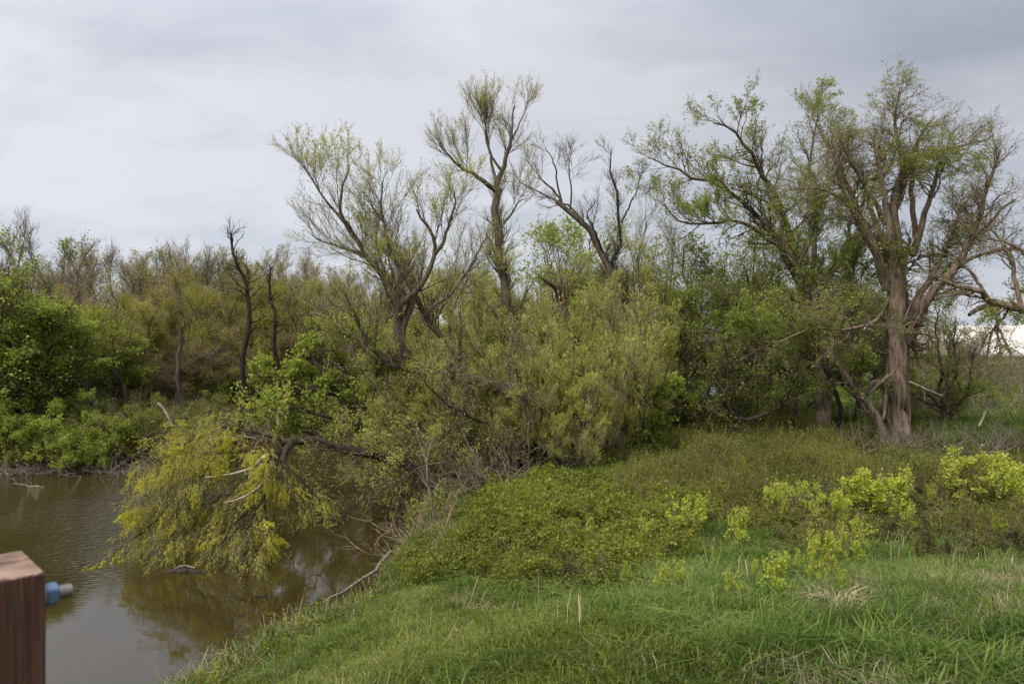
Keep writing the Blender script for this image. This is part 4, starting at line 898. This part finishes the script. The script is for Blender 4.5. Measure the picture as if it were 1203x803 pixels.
# ------------------------------------------------------------------ saplings and bushes of the meadow
SG = 'yellow-green boxelder saplings in the meadow'
def sapling_proto(H, Sp, n, nl):
    lm = auto_limbs((0, 0, 0), H, Sp, n, (0, 0), .012, .1, .6, False, r1=.005)
    lm = [('stem', *l[1:]) for l in lm]
    return plant('boxelder_sapling', '', 'sapling', SG, (0, 0, 0), lm, [dict(n=14 * n, ln=H * .3, up=.3, K=4, rmin=.004, ang=(25, 60)), dict(n=40 * n, ln=H * .12, K=3, rmin=.003)],
                 [dict(n=int(nl * 1.7), ln=.062, wd=.042, mat=LF_SAP, jit=.03, up=-.2, clump=1.3, cs=.3, tintn=.2)], TWIG, TWIG, wob=.05)
sp = [sapling_proto(1.5, .62, 8, 2300), sapling_proto(1.2, .3, 3, 700), sapling_proto(1.35, .45, 5, 1200)]
saps = [(918, 622, 575, 0, 1.15, 'bushy yellow-green sapling leftmost of the three large ones before the old elm'),
        (972, 632, 582, 0, 1.0, 'bushy yellow-green sapling in the middle of the three large ones before the old elm'),
        (1037, 620, 560, 0, 1.45, 'broadest bushy yellow-green sapling, rightmost of the three before the old elm'),
        (1003, 668, 618, 2, 1.0, 'leafy sapling standing just below and between the large saplings'),
        (965, 692, 634, 0, .8, 'sparse spreading sapling in the grass below the dead twigs'),
        (912, 706, 655, 1, 1.1, 'slender upright sapling alone in the grass left of the spreading one'),
        (862, 712, 676, 2, .9, 'short sprawling sapling near a white petal, leftmost in the lower grass'),
        (868, 648, 602, 1, 1.0, 'thin sapling in the grass left of the large saplings, above the others'),
        (803, 640, 588, 2, 1.1, 'leafy sapling beside the dark hollow left of the meadow'),
        (757, 648, 612, 1, 1.0, 'small sapling poking out of the low green bushes'),
        (777, 704, 664, 1, .9, 'low thin sapling in the longer grass below the low green bushes'),
        (800, 700, 662, 1, .8, 'low thin sapling right beside its twin in the longer grass'),
        (1150, 598, 540, 0, 1.6, 'wide leafy yellow-green sapling at the right, in front of the pale sticks'),
        (1195, 612, 558, 0, 1.3, 'leafy yellow-green sapling cut by the right edge of the photo'),
        (1125, 582, 545, 2, 1.1, 'small sapling left of the wide one at the right'),
        (1000, 568, 548, 1, .8, 'tiny sapling in the olive scrub above the large saplings'),
        (872, 560, 538, 1, .8, 'tiny sapling at the back of the olive scrub'),
        (838, 668, 645, 1, .6, 'tiny sapling low in the grass between the larger ones'),
        (692, 640, 612, 1, .8, 'small shoots rising from the middle of the low green bushes'), (1060, 560, 545, 1, .7, 'tiny sapling in the scrub below the old elm trunk'),
        (940, 612, 570, 1, 1.1, 'slim sapling between the first two large saplings'), (1008, 610, 568, 2, .9, 'slim sapling between the middle and the broadest large sapling'), (1068, 634, 598, 1, 1.0, 'slim sapling at the lower right of the broadest sapling'),
        (938, 680, 648, 1, .8, 'leggy sapling just left of the sparse spreading one'), (990, 704, 672, 1, .7, 'leggy sapling lowest in the grass right of the spreading one'), (888, 690, 660, 1, .7, 'leggy sapling between the sprawling and the slender ones'),
        (832, 612, 585, 1, .8, 'small sapling right of the dark hollow in the meadow'), (735, 690, 662, 1, .8, 'small sapling at the lower edge of the low green bushes'), (1095, 600, 572, 1, .8, 'small sapling left of the dark brownish bush'), (1175, 640, 612, 1, .8, 'small sapling just above the rounded bush at the right edge')]
def ground_at(px, py):
    Y = 6.0
    while Y < 90:
        X = (px - 601.5) / F * Y
        if HOR + (EYE - g1(X, Y)) / Y * F <= py: break
        Y += .25
    return X, Y
usd = set()
PH = [1.5, 1.2, 1.35]
for px, py, top, k, wf, lab in saps:
    X, Y = ground_at(px, py); z = g1(X, Y)
    H = EYE - (top - HOR) / F * Y - z; s = 1.32 * max(H, .3) / PH[k]
    sc = (s * wf * .8, s * wf * .8, s)
    if k not in usd: usd.add(k); o = sp[k]; o.location = (X, Y, z); o.scale = sc; o['label'] = lab
    else: copy_tree(sp[k], (X, Y, z), rng.random() * 6.28, sc, lab, SG)
RG = 'rounded olive bushes at the right of the meadow'
rb = shrub_proto(.95, .75, 14, None, dict(n=6500, ln=.035, wd=.022, mat=LF_MAT, jit=.03, clump=.5, cs=.3), 9, lv=(140, 900, 3200), up=.2, label='', group=RG, name='rounded_bush', cat='bush', r=.012, r1=.005, twigm=TWIG, ang=(25, 60))
for i, (px, py, s, lab) in enumerate([(1112, 662, 1.0, 'rounded olive-brown bush at the edge of the long grass, left of its neighbour'), (1185, 660, 1.1, 'rounded olive bush at the right edge of the photo above the dry grass'),
                         (1040, 640, .8, 'dark low bush behind the two large saplings'), (940, 640, .7, 'dark low bush between the first two large saplings'), (1085, 600, 1.1, 'dark brownish bush right of the broadest sapling'),
                         (975, 600, .9, 'brown-green mound behind the middle large sapling'), (880, 600, .8, 'brown-green mound left of the large saplings'), (1060, 575, 1.0, 'brown-green mound in the scrub below the elm'), (830, 560, 1.0, 'dark low mound at the left of the olive scrub'), (915, 560, .9, 'dark low mound in the middle of the olive scrub'),
                         (1140, 625, .8, 'olive mound below the wide sapling at the right'), (690, 690, .8, 'brown-tipped bush at the lower edge of the low green bushes')]):
    X, Y = ground_at(px, py); z = g1(X, Y) - .05
    if i == 0: rb.location = (X, Y, z); rb.scale = (s, s, s * .85); rb['label'] = lab
    else: copy_tree(rb, (X, Y, z), rng.random() * 6, (s, s, s * .8), lab, RG)

# ------------------------------------------------------------------ grass and ground cover (instanced stuff)
def blades(name, n, h, wd, rad, bend, mat, hv=.5):
    a = rng.random(n) * 6.283; r = rad * np.sqrt(rng.random(n)); b = np.stack([np.cos(a) * r, np.sin(a) * r, -.02 + 0 * a], -1)
    az = rng.random(n) * 6.283; d = np.stack([np.cos(az), np.sin(az), 0 * az], -1); s = np.stack([-np.sin(az + rng.normal(0, .5, n)), np.cos(az), 0 * az], -1)
    H = (h * (1 - hv + 2 * hv * rng.random(n) * .8))[:, None]; bd = (bend * rng.uniform(.3, 1.4, n))[:, None]; w_ = (wd * rng.uniform(.6, 1.3, n))[:, None] * .5
    z = np.array([0, 0, 1.0])
    p1 = b + z * H * .55 + d * H * bd * .25; p2 = b + z * H * (.95 - .25 * bd) + d * H * bd * .75; p3 = p2 + d * H * bd * .35 - z * H * bd * .12
    V = np.stack([b - s * w_, b + s * w_, p1 - s * w_, p1 + s * w_, p2 - s * w_ * .6, p2 + s * w_ * .6, p3, p3 + s * w_ * .1], 1).reshape(-1, 3)
    o = (np.arange(n) * 8)[:, None]
    Q = np.concatenate([o + np.array([0, 1, 3, 2]), o + np.array([2, 3, 5, 4]), o + np.array([4, 5, 7, 6])])
    t = np.tile(rng.random(n) * .84, 3)
    return mesh_np(name, V, Q, t, mat=mat)
def clump_leaves(name, nst, H, rad, nl, ln, wd, mat, stemm=TWIG, up=.3):
    a = rng.random(nst) * 6.283; r = rad * np.sqrt(rng.random(nst)) * .5
    b = np.stack([np.cos(a) * r, np.sin(a) * r, 0 * a - .03], -1)
    out = np.stack([np.cos(a), np.sin(a), 0 * a], -1)
    h = H * rng.uniform(.6, 1.1, nst)
    P = np.stack([b + out * rad * .6 * t ** 1.5 + np.array([0, 0, 1]) * (h * t)[:, None] for t in np.linspace(0, 1, 5)], 1) + rng.normal(0, .015, (nst, 5, 3))
    P2, R2 = grow(P, np.full((nst, 5), .004), nst * 4, H * .4, K=3, rmin=.002, up=up)
    lm = leaves(P2, nl, ln, wd, mat, jit=.03, up=.1, t0=0, tintn=.2)
    V, q = cat_geo([tubes(P, np.full((nst, 5), .004), 3), tubes(P2, R2, 3)])
    me = bpy.data.meshes.new(name)
    n1 = len(V); nl_ = len(lm.vertices)
    LV = np.empty(nl_ * 3, np.float32); lm.vertices.foreach_get('co', LV)
    tt = np.empty(len(lm.polygons), np.float32); lm.attributes['tint'].data.foreach_get('value', tt)
    m = mesh_np(name, np.vstack([V, LV.reshape(-1, 3)]), np.vstack([q, np.arange(nl_).reshape(-1, 4) + n1]), np.r_[np.zeros(len(q)), tt], mat=stemm)
    m.materials.append(mat)
    m.polygons.foreach_set('material_index', np.r_[np.zeros(len(q), np.int32), np.ones(len(tt), np.int32)])
    return m
def scatter(name, label, pts, meshes, smin, smax, itint, cat='grass', tilt=.15, zs=None):
    n = len(pts)
    me = bpy.data.meshes.new(name); me.vertices.add(n); me.vertices.foreach_set('co', np.ascontiguousarray(pts, np.float32).ravel())
    def at(nm, typ, val, dt='value'):
        a = me.attributes.new(nm, typ, 'POINT'); a.data.foreach_set(dt, np.ascontiguousarray(val, np.float32).ravel())
    rot = np.stack([rng.normal(0, tilt, n), rng.normal(0, tilt, n), rng.random(n) * 6.283], -1)
    at('rot', 'FLOAT_VECTOR', rot, 'vector')
    s = rng.uniform(smin, smax, n); sv = np.stack([s, s, s * (zs if zs is not None else 1)], -1)
    at('scl', 'FLOAT_VECTOR', sv, 'vector'); at('itint', 'FLOAT', itint)
    o = ob(name, me, None, True); o['label'] = label; o['category'] = cat
    ng = bpy.data.node_groups.new(name, 'GeometryNodeTree')
    ng.interface.new_socket('Geometry', in_out='INPUT', socket_type='NodeSocketGeometry'); ng.interface.new_socket('Geometry', in_out='OUTPUT', socket_type='NodeSocketGeometry')
    gi = ng.nodes.new('NodeGroupInput'); go = ng.nodes.new('NodeGroupOutput'); L = ng.links.new
    jn = ng.nodes.new('GeometryNodeGeometryToInstance')
    for i, m in enumerate(meshes):
        so_ = bpy.data.objects.new(name + '_source', m)
        oi = ng.nodes.new('GeometryNodeObjectInfo'); oi.inputs['Object'].default_value = so_; oi.transform_space = 'ORIGINAL'; oi.inputs['As Instance'].default_value = False
        L(oi.outputs['Geometry'], jn.inputs[0])
    iop = ng.nodes.new('GeometryNodeInstanceOnPoints'); L(gi.outputs[0], iop.inputs['Points']); L(jn.outputs[0], iop.inputs['Instance'])
    iop.inputs['Pick Instance'].default_value = True
    def named(nm, typ):
        a = ng.nodes.new('GeometryNodeInputNamedAttribute'); a.data_type = typ; a.inputs['Name'].default_value = nm; return a.outputs['Attribute']
    e2r = ng.nodes.new('FunctionNodeEulerToRotation'); L(named('rot', 'FLOAT_VECTOR'), e2r.inputs[0]); L(e2r.outputs[0], iop.inputs['Rotation'])
    L(named('scl', 'FLOAT_VECTOR'), iop.inputs['Scale'])
    L(iop.outputs[0], go.inputs[0])
    md = o.modifiers.new('scatter', 'NODES'); md.node_group = ng
    return o
def inpoly(px, py, poly):
    A = np.array(poly, float); B = np.roll(A, -1, 0); x = px[:, None]; y = py[:, None]
    c = ((A[:, 1] > y) != (B[:, 1] > y)) & (x < (B[:, 0] - A[:, 0]) * (y - A[:, 1]) / (B[:, 1] - A[:, 1] + 1e-9) + A[:, 0])
    return c.sum(1) % 2 == 1
def cand(n, y0, y1, x0=-16, x1=30):
    Y = rng.uniform(y0, y1, n); X = rng.uniform(x0, x1, n)
    k = (np.abs(X) < Y * .75 + 2); X, Y = X[k], Y[k]
    d = river_d(X, Y); Z = G(X, Y); k = (Z > .04) & (d > -1) & (Y < 200)
    P = np.stack([X, Y, Z], -1)[k]
    px, py = pix(P)
    nz = vnoise(np.stack([P[:, 0], P[:, 1], 0 * P[:, 0] + 31], -1), 1.3); px = px + (nz - .5) * 90 + rng.normal(0, 12, len(px)); py = py + (vnoise(P + 77, 1.1) - .5) * 46 + rng.normal(0, 6, len(px))
    return P, px, py
BUSHY = [(480, 615), (540, 578), (640, 575), (760, 545), (850, 560), (835, 640), (800, 660), (720, 705), (600, 705), (500, 690), (470, 660)]
OLIVE = [(740, 575), (750, 480), (800, 478), (1000, 515), (1300, 540), (1300, 640), (1180, 640), (1080, 655), (1000, 640), (900, 632), (850, 625), (800, 600)]
LONGG = [(480, 690), (560, 715), (700, 690), (820, 610), (900, 625), (1000, 640), (1350, 640), (1350, 700), (1000, 705), (860, 770), (760, 760), (640, 725), (520, 715)]
DRY = [(930, 720), (1020, 690), (1350, 665), (1500, 900), (980, 900), (900, 800)]
def lowfreq(P, s, o=0): return vnoise(P * np.array([1, 1, 0]) + o, s)
# short grass everywhere near
P1, a, b_ = cand(90000, 6, 22)
bushy = inpoly(a, b_, BUSHY); oliv = inpoly(a, b_, OLIVE); longg = inpoly(a, b_, LONGG); dry = inpoly(a, b_, DRY)
k = (~bushy | (rng.random(len(a)) < .15)) & (~oliv | (lowfreq(P1, .9, 23) > .66))
k &= rng.random(len(a)) < sstep(.05, .8, P1[:, 2])
k &= rng.random(len(a)) < np.clip(1.15 - (P1[:, 1] - 8) / 22, .35, 1)
Pf = P1[k & (~longg | (rng.random(len(a)) < .3))]
ITF = .7 * (lowfreq(Pf, 1.6) - .5) + .4 * (lowfreq(Pf, .4, 9) - .5)
ZF = .45 + .9 * lowfreq(Pf, .5, 71) + .5 * (lowfreq(Pf, 1.9, 12) - .5)
scatter('grass', 'short fine green grass of the near bank', Pf, [blades('tuft_a', 46, .13, .009, .14, .7, GR_FINE), blades('tuft_b', 40, .17, .009, .15, .9, GR_FINE), blades('tuft_c', 46, .10, .008, .14, .5, GR_FINE)], .8, 1.5, ITF, zs=ZF)
kl = (longg | dry | (rng.random(len(a)) < .06)) & ~bushy
kl &= rng.random(len(a)) < .42
kl |= (rng.random(len(a)) < .10) & (lowfreq(P1, 1.1, 63) > .62) & ~bushy & ~oliv
Pl = P1[kl]
scatter('long_grass', 'long arching bluish-green grass between the short grass and the scrub', Pl, [blades('arch_a', 38, .22, .009, .12, 1.2, GR_LONG), blades('arch_b', 34, .28, .010, .14, 1.4, GR_LONG), blades('arch_c', 38, .17, .009, .13, .9, GR_LONG)], .6, 1.25, .6 * (lowfreq(Pl, 1.2, 5) - .5), zs=.5 + 1.1 * lowfreq(Pl, .6, 55))
pd = np.where(dry, .75, .03) * np.clip(lowfreq(P1, 1.5, 3) * 2.2 - .4, .05, 1.6)
pd = pd + .5 * (lowfreq(P1, .55, 41) > .80) + .3 * ((lowfreq(P1, .8, 47) > .72) & (P1[:, 0] > 2))
Pd = P1[(rng.random(len(a)) < pd) & (~bushy | (rng.random(len(a)) < .15))]
scatter('dry_grass', 'tan dry grass stalks mixed into the green at the lower right', Pd, [blades('dry_a', 22, .17, .0028, .13, 1.0, GR_DRY), blades('dry_b', 14, .27, .0028, .14, .7, GR_DRY)], .6, 1.3, .5 * (rng.random(len(Pd)) - .5), tilt=.3)
# ragged weedy edge along the waterline
Pe, ae, be = cand(26000, 9, 24, -9, 0)
Pe = Pe[(Pe[:, 2] < .75) & (rng.random(len(Pe)) < .30 * np.clip(lowfreq(Pe, .8, 3) * 2.4 - .6, 0, 1.5))]
scatter('waterline_weeds', 'ragged weeds and dead stalks along the near waterline', Pe, [blades('edge_a', 26, .34, .010, .12, 1.0, GR_LONG), blades('edge_b', 16, .36, .005, .14, .8, GR_DRY), clump_leaves('edge_c', 6, .3, .18, 90, .05, .032, LF_COV)], .6, 1.4, .5 * (rng.random(len(Pe)) - .5), 'plants', .3)
# broad-leaved weeds and dead stalks through everything
kw = (rng.random(len(a)) < .09 * np.clip(lowfreq(P1, 1.0, 91) * 3 - 1, 0, 2)) & (P1[:, 2] > .3)
Pw = P1[kw]
scatter('broadleaf_weeds', 'broad-leaved weeds scattered through the bank grass', Pw, [clump_leaves('weed_a', 5, .14, .14, 60, .034, .022, LF_MAT), clump_leaves('weed_b', 4, .20, .12, 50, .03, .022, LF_MAT)], .6, 1.4, .5 * (rng.random(len(Pw)) - .6), 'plants')
P6, a6, b6 = cand(30000, 8, 36)
ks = rng.random(len(a6)) < .10 * np.clip(lowfreq(P6, 1.4, 37) * 3 - 1, 0, 2)
scatter('dead_stalks', 'thin dead stalks and twigs standing among the plants of the bank', P6[ks], [blades('stalk_a', 9, .42, .006, .2, .3, GR_DRY), blades('stalk_b', 6, .55, .007, .22, .2, TWIG_R), blades('stalk_c', 12, .25, .006, .22, .6, GR_DRY)], .5, 1.2, .0 * P6[ks][:, 0], 'plants', .35)
# ground cover
P2, a2, b2 = cand(60000, 12, 34)
bu = inpoly(a2, b2, BUSHY)
hb = lowfreq(P2, .75, 8) * .6 + lowfreq(P2, 2.0, 18) * .4
kb = bu & (rng.random(len(a2)) < .36 + .5 * (hb - .35))
Pb = P2[kb]; zb = .15 + 3.3 * np.clip(hb[kb] - .3, 0, 1) ** 1.1
scatter('ground_cover', 'knee-high leafy green plants covering the bank between the grass and the thicket', Pb, [clump_leaves('cover_a', 7, .42, .26, 230, .055, .04, LF_COV), clump_leaves('cover_b', 6, .50, .22, 210, .055, .04, LF_COV), clump_leaves('cover_c', 7, .34, .28, 210, .05, .036, LF_COV)],
        .75, 1.3, 1.1 * (hb[kb] - .52) + .6 * (lowfreq(Pb, .9, 4) - .5), 'plants', .2, zb)
P3, a3, b3 = cand(110000, 14, 44)
ol = inpoly(a3, b3, OLIVE) & ~((a3 > 1075) & (b3 < 545))
Po = P3[ol & (rng.random(len(a3)) < .12 + .6 * lowfreq(P3, .9, 44))]
scatter('low_scrub', 'low olive-green scrub spread across the meadow and the shaded clearing', Po, [clump_leaves('scrub_a', 9, .26, .26, 240, .034, .02, LF_MAT), clump_leaves('scrub_b', 9, .32, .24, 240, .036, .022, LF_MAT), clump_leaves('scrub_c', 8, .22, .26, 200, .036, .024, LF_COV)],
        .8, 1.5, .6 * (lowfreq(Po, 2.2, 6) - .45) + .9 * (lowfreq(Po, 1.1, 8) - .5), 'plants', .2, .3 + 3.6 * np.clip(lowfreq(Po, 1.1, 8) - .28, 0, 1) * (.5 + lowfreq(Po, 2.5, 28)))
kc = ol & (lowfreq(P3, 1.5, 81) > .60) & (rng.random(len(a3)) < .22)
Pc = P3[kc]
scatter('mixed_weeds', 'patches of taller leafy green weeds breaking up the olive scrub of the meadow', Pc, [clump_leaves('mixed_a', 7, .36, .24, 200, .05, .034, LF_COV), clump_leaves('mixed_b', 7, .44, .22, 170, .045, .03, LF_ELM), blades('mixed_c', 26, .32, .010, .15, 1.0, GR_LONG)], .7, 1.3, .6 * (lowfreq(Pc, .7, 14) - .5), 'plants', .2, .5 + 1.1 * lowfreq(Pc, .8, 19))
# far grass to the right of the elm, around and under trees, and rough cover of the far bank
P4, a4, b4 = cand(70000, 22, 60, -40, 40)
k4 = ~inpoly(a4, b4, OLIVE) & (P4[:, 0] > -2)
Pr = P4[k4]
scatter('meadow_grass', 'rough green grass around and behind the old elm', Pr, [blades('rough_a', 30, .28, .022, .25, .9, GR_LONG), blades('rough_b', 30, .22, .022, .25, .7, GR_FINE)], .9, 1.6, .5 * (lowfreq(Pr, 2.5, 5) - .45))
Pk = P4[(P4[:, 0] <= -2) & (rng.random(len(P4)) < .6)]
P5, a5, b5 = cand(9000, 30, 56, -45, -2); 
Pk = np.vstack([Pk, P5])
scatter('bank_undergrowth', 'rough undergrowth of the far bank', Pk, [clump_leaves('under_a', 7, .5, .4, 90, .11, .07, LF_ELM), clump_leaves('under_b', 7, .6, .4, 50, .09, .05, LF_OLV)], .8, 1.6, .5 * (lowfreq(Pk, 2.5, 5) - .5), 'plants')

# wire fence at the field edge
fb = np.array([25.5, 46.0, g1(25.5, 46)]); fr = root('wire_fence', fb, 'old wire fence with thin posts in front of the pale field at the right', 'fence')
tops = []
for i_ in range(7):
    x, y = 25.5 + 2.2 * i_, 46.0 + .4 * i_; z = g1(x, y); P = np.array([[x, y, z - .3], [x + .02, y, z + .6], [x + .04 * (i_ % 3 - 1), y, z + 1.35]])
    V, q = tubes(P[None], np.full((1, 3), .055), 6, 0, True); ob('post', mesh_np('post', V - fb, q, mat=BARK_GREY), fr); tops.append((x, y, z))
for hh in (.4, .8, 1.2):
    P = spline(np.array([(x, y - .06, z + hh) for x, y, z in tops]), 30); V, q = tubes(P[None], np.full((1, 30), .008), 3); ob('wire', mesh_np('wire', V - fb, q, mat=BARK_GREY), fr)

# dead grass tuft, tan twig tuft
for px, py, n, lab, s in [(575, 733, 60, 'small tuft of bleached dead grass lying in the short green grass', 1.0), (985, 722, 90, 'pinkish dry grass tuft in the right foreground', 1.2), (1165, 692, 40, 'dark dry seed-head clump at the right', .8)]:
    X, Y = ground_at(px, py); o = ob('dead_grass_tuft', blades('dead_grass_tuft', n, .30, .012, .12, 1.2, GR_DRY)); o.location = (X, Y, g1(X, Y) + .03); o.scale = (s, s, s * .8)
    tag(o, lab, 'grass tuft')

# ------------------------------------------------------------------ bridge rail post with bolt
def wood_post_mat():
    m, nt, L = newmat('stained_timber')
    tc = N(nt, 'ShaderNodeTexCoord'); mp = N(nt, 'ShaderNodeMapping'); L(tc.outputs['Object'], mp.inputs[0]); mp.inputs['Scale'].default_value = (60, 60, 2.2)
    n = N(nt, 'ShaderNodeTexNoise'); L(mp.outputs[0], n.inputs['Vector']); n.inputs['Scale'].default_value = 2.6; n.inputs['Detail'].default_value = 8; n.inputs['Roughness'].default_value = .72
    big = N(nt, 'ShaderNodeTexNoise'); L(tc.outputs['Object'], big.inputs['Vector']); big.inputs['Scale'].default_value = 14; big.inputs['Detail'].default_value = 6
    r = N(nt, 'ShaderNodeValToRGB'); L(n.outputs['Fac'], r.inputs[0]); r.color_ramp.elements[0].position = .36; r.color_ramp.elements[1].position = .66
    r.color_ramp.elements[0].color = (.032, .012, .006, 1); r.color_ramp.elements[1].color = (.135, .055, .027, 1)
    q = r.color_ramp.elements.new(.80); q.color = (.22, .12, .075, 1)
    w2 = N(nt, 'ShaderNodeValToRGB'); L(big.outputs['Fac'], w2.inputs[0]); w2.color_ramp.elements[0].position = .35; w2.color_ramp.elements[1].position = .68
    w2.color_ramp.elements[0].color = (.13, .065, .042, 1); w2.color_ramp.elements[1].color = (.42, .28, .20, 1)      # weathered end grain
    sp = N(nt, 'ShaderNodeSeparateXYZ'); L(tc.outputs['Normal'], sp.inputs[0])
    tp = N(nt, 'ShaderNodeMapRange'); L(sp.outputs['Z'], tp.inputs['Value']); tp.inputs['From Min'].default_value = .3; tp.inputs['From Max'].default_value = .8
    mx = N(nt, 'ShaderNodeMix', data_type='RGBA'); L(tp.outputs[0], mx.inputs['Factor']); L(r.outputs[0], mx.inputs['A']); L(w2.outputs[0], mx.inputs['B'])
    p = N(nt, 'ShaderNodeBsdfPrincipled'); L(mx.outputs['Result'], p.inputs['Base Color']); p.inputs['Roughness'].default_value = .8
    b = N(nt, 'ShaderNodeBump'); L(n.outputs['Fac'], b.inputs['Height']); b.inputs['Strength'].default_value = .8; b.inputs['Distance'].default_value = .006; L(b.outputs[0], p.inputs['Normal'])
    o = N(nt, 'ShaderNodeOutputMaterial'); L(p.outputs[0], o.inputs[0]); return m
def simple(name, c, rough=.5, metal=0.0, nscale=30):
    m, nt, L = newmat(name); p = N(nt, 'ShaderNodeBsdfPrincipled'); tc = N(nt, 'ShaderNodeTexCoord'); n = N(nt, 'ShaderNodeTexNoise'); L(tc.outputs['Object'], n.inputs['Vector']); n.inputs['Scale'].default_value = nscale; n.inputs['Detail'].default_value = 5
    r = N(nt, 'ShaderNodeValToRGB'); L(n.outputs['Fac'], r.inputs[0]); r.color_ramp.elements[0].color = (*[x * .75 for x in c], 1); r.color_ramp.elements[1].color = (*[min(1, x * 1.2) for x in c], 1)
    L(r.outputs[0], p.inputs['Base Color']); p.inputs['Roughness'].default_value = rough; p.inputs['Metallic'].default_value = metal
    o = N(nt, 'ShaderNodeOutputMaterial'); L(p.outputs[0], o.inputs[0]); return m
import bmesh
TIM = wood_post_mat()
corner = W(60, 671, 1.05)                      # right-hand corner of the post top
ang = math.radians(45)
u1 = np.array([-math.cos(ang - .08), -math.sin(ang - .08), 0]); u2 = np.array([-math.sin(ang + .02), math.cos(ang + .02), 0])
sd = .142
ctr = corner + (u1 + u2) * sd / 2
pr = root('bridge_post', (ctr[0], ctr[1], -1.2), 'reddish-brown square timber bridge post with a galvanised bolt, at the lower left corner', 'post')
bm = bmesh.new()
bmesh.ops.create_cube(bm, size=1)
bmesh.ops.subdivide_edges(bm, edges=bm.edges[:], cuts=47, use_grid_fill=True)
PHT = corner[2] + 1.2
Vp = np.array([v_.co[:] for v_ in bm.verts])
zt = (Vp[:, 2] + .5) ** .35                                  # denser rings towards the visible top
Vw = np.stack([Vp[:, 0] * sd, Vp[:, 1] * sd, zt * PHT], -1)
top = Vp[:, 2] > .499
rim = (np.abs(Vp[:, 0]) > .499).astype(int) + (np.abs(Vp[:, 1]) > .499) + top
rad = np.where(np.abs(Vp[:, 0]) > np.abs(Vp[:, 1]), Vp[:, 1], Vp[:, 0]); sid = (np.abs(Vp[:, 0]) > np.abs(Vp[:, 1])) * 3.0 + (Vp[:, 0] + Vp[:, 1] > 0)
gq = vnoise(np.stack([rad * 60, sid * 9, Vw[:, 2] * 1.5], -1)); gq2 = vnoise(np.stack([rad * 16, sid * 7, Vw[:, 2] * 3.5 + 8], -1))
inw = np.where(top, 0, .0016 * (gq - .5) + np.where(gq2 > .80, -.0035 * (gq2 - .8) / .2, 0))
scl_ = 1 + inw / (sd * .5) - np.where(rim > 1, .022, 0) * (.6 + .8 * rng.random(len(Vp)))
Vw[:, 0] *= scl_; Vw[:, 1] *= scl_
gt = vnoise(np.stack([Vp[:, 0] * 14 + Vp[:, 1] * 3, Vp[:, 1] * 40, 0 * rad], -1)); th = np.abs(Vp[:, 1] - .25 * Vp[:, 0] - .04 * np.sin(Vp[:, 0] * 9)) < .014
Vw[:, 2] += np.where(top, .0014 * (gt - .5) - .006 * th * (Vp[:, 0] > -.35) - np.where(rim > 1, .0022, 0) * (.5 + rng.random(len(Vp))), 0)
for v_, c_ in zip(bm.verts, Vw): v_.co = c_
me = bpy.data.meshes.new('timber'); bm.to_mesh(me); me.materials.append(TIM); po = ob('timber', me, pr); po.rotation_euler = (0, 0, math.radians(45) - .05)
def cyl(name, r, h, seg, mat, parent, loc, rot, bev=.0015):
    bm = bmesh.new(); bmesh.ops.create_cone(bm, cap_ends=True, segments=seg, radius1=r, radius2=r, depth=h)
    bmesh.ops.bevel(bm, geom=bm.edges[:] if seg < 10 else [e_ for e_ in bm.edges if abs(e_.verts[0].co.z - e_.verts[1].co.z) < 1e-6], offset=bev, segments=2, affect='EDGES')
    me = bpy.data.meshes.new(name); bm.to_mesh(me); me.materials.append(mat); o = ob(name, me, parent); o.location = loc; o.rotation_euler = rot; return o
bd = np.array([math.cos(ang - .05), math.sin(ang - .05), 0])    # outward from the right-hand hidden face
fc = corner + u2 * sd * .30 + np.array([0, 0, -.042]) - np.array([ctr[0], ctr[1], -1.2])
rot = (math.radians(90), 0, math.atan2(bd[1], bd[0]) + math.radians(90))
STEEL = simple('galvanised_steel', (.26, .25, .23), .6, .6, 160); NUT = simple('blue_zinc_nut', (.14, .22, .34), .45, .6, 160)
cyl('washer', .020, .003, 24, STEEL, pr, tuple(fc + bd * .0015), rot, .0005)
cyl('nut', .016, .014, 6, NUT, pr, tuple(fc + bd * .012), rot)
cyl('bolt', .0085, .036, 20, STEEL, pr, tuple(fc + bd * .020), rot)
for k in range(6): cyl('thread', .0098, .0013, 18, STEEL, pr, tuple(fc + bd * (.021 + .0029 * k)), rot, .0004)
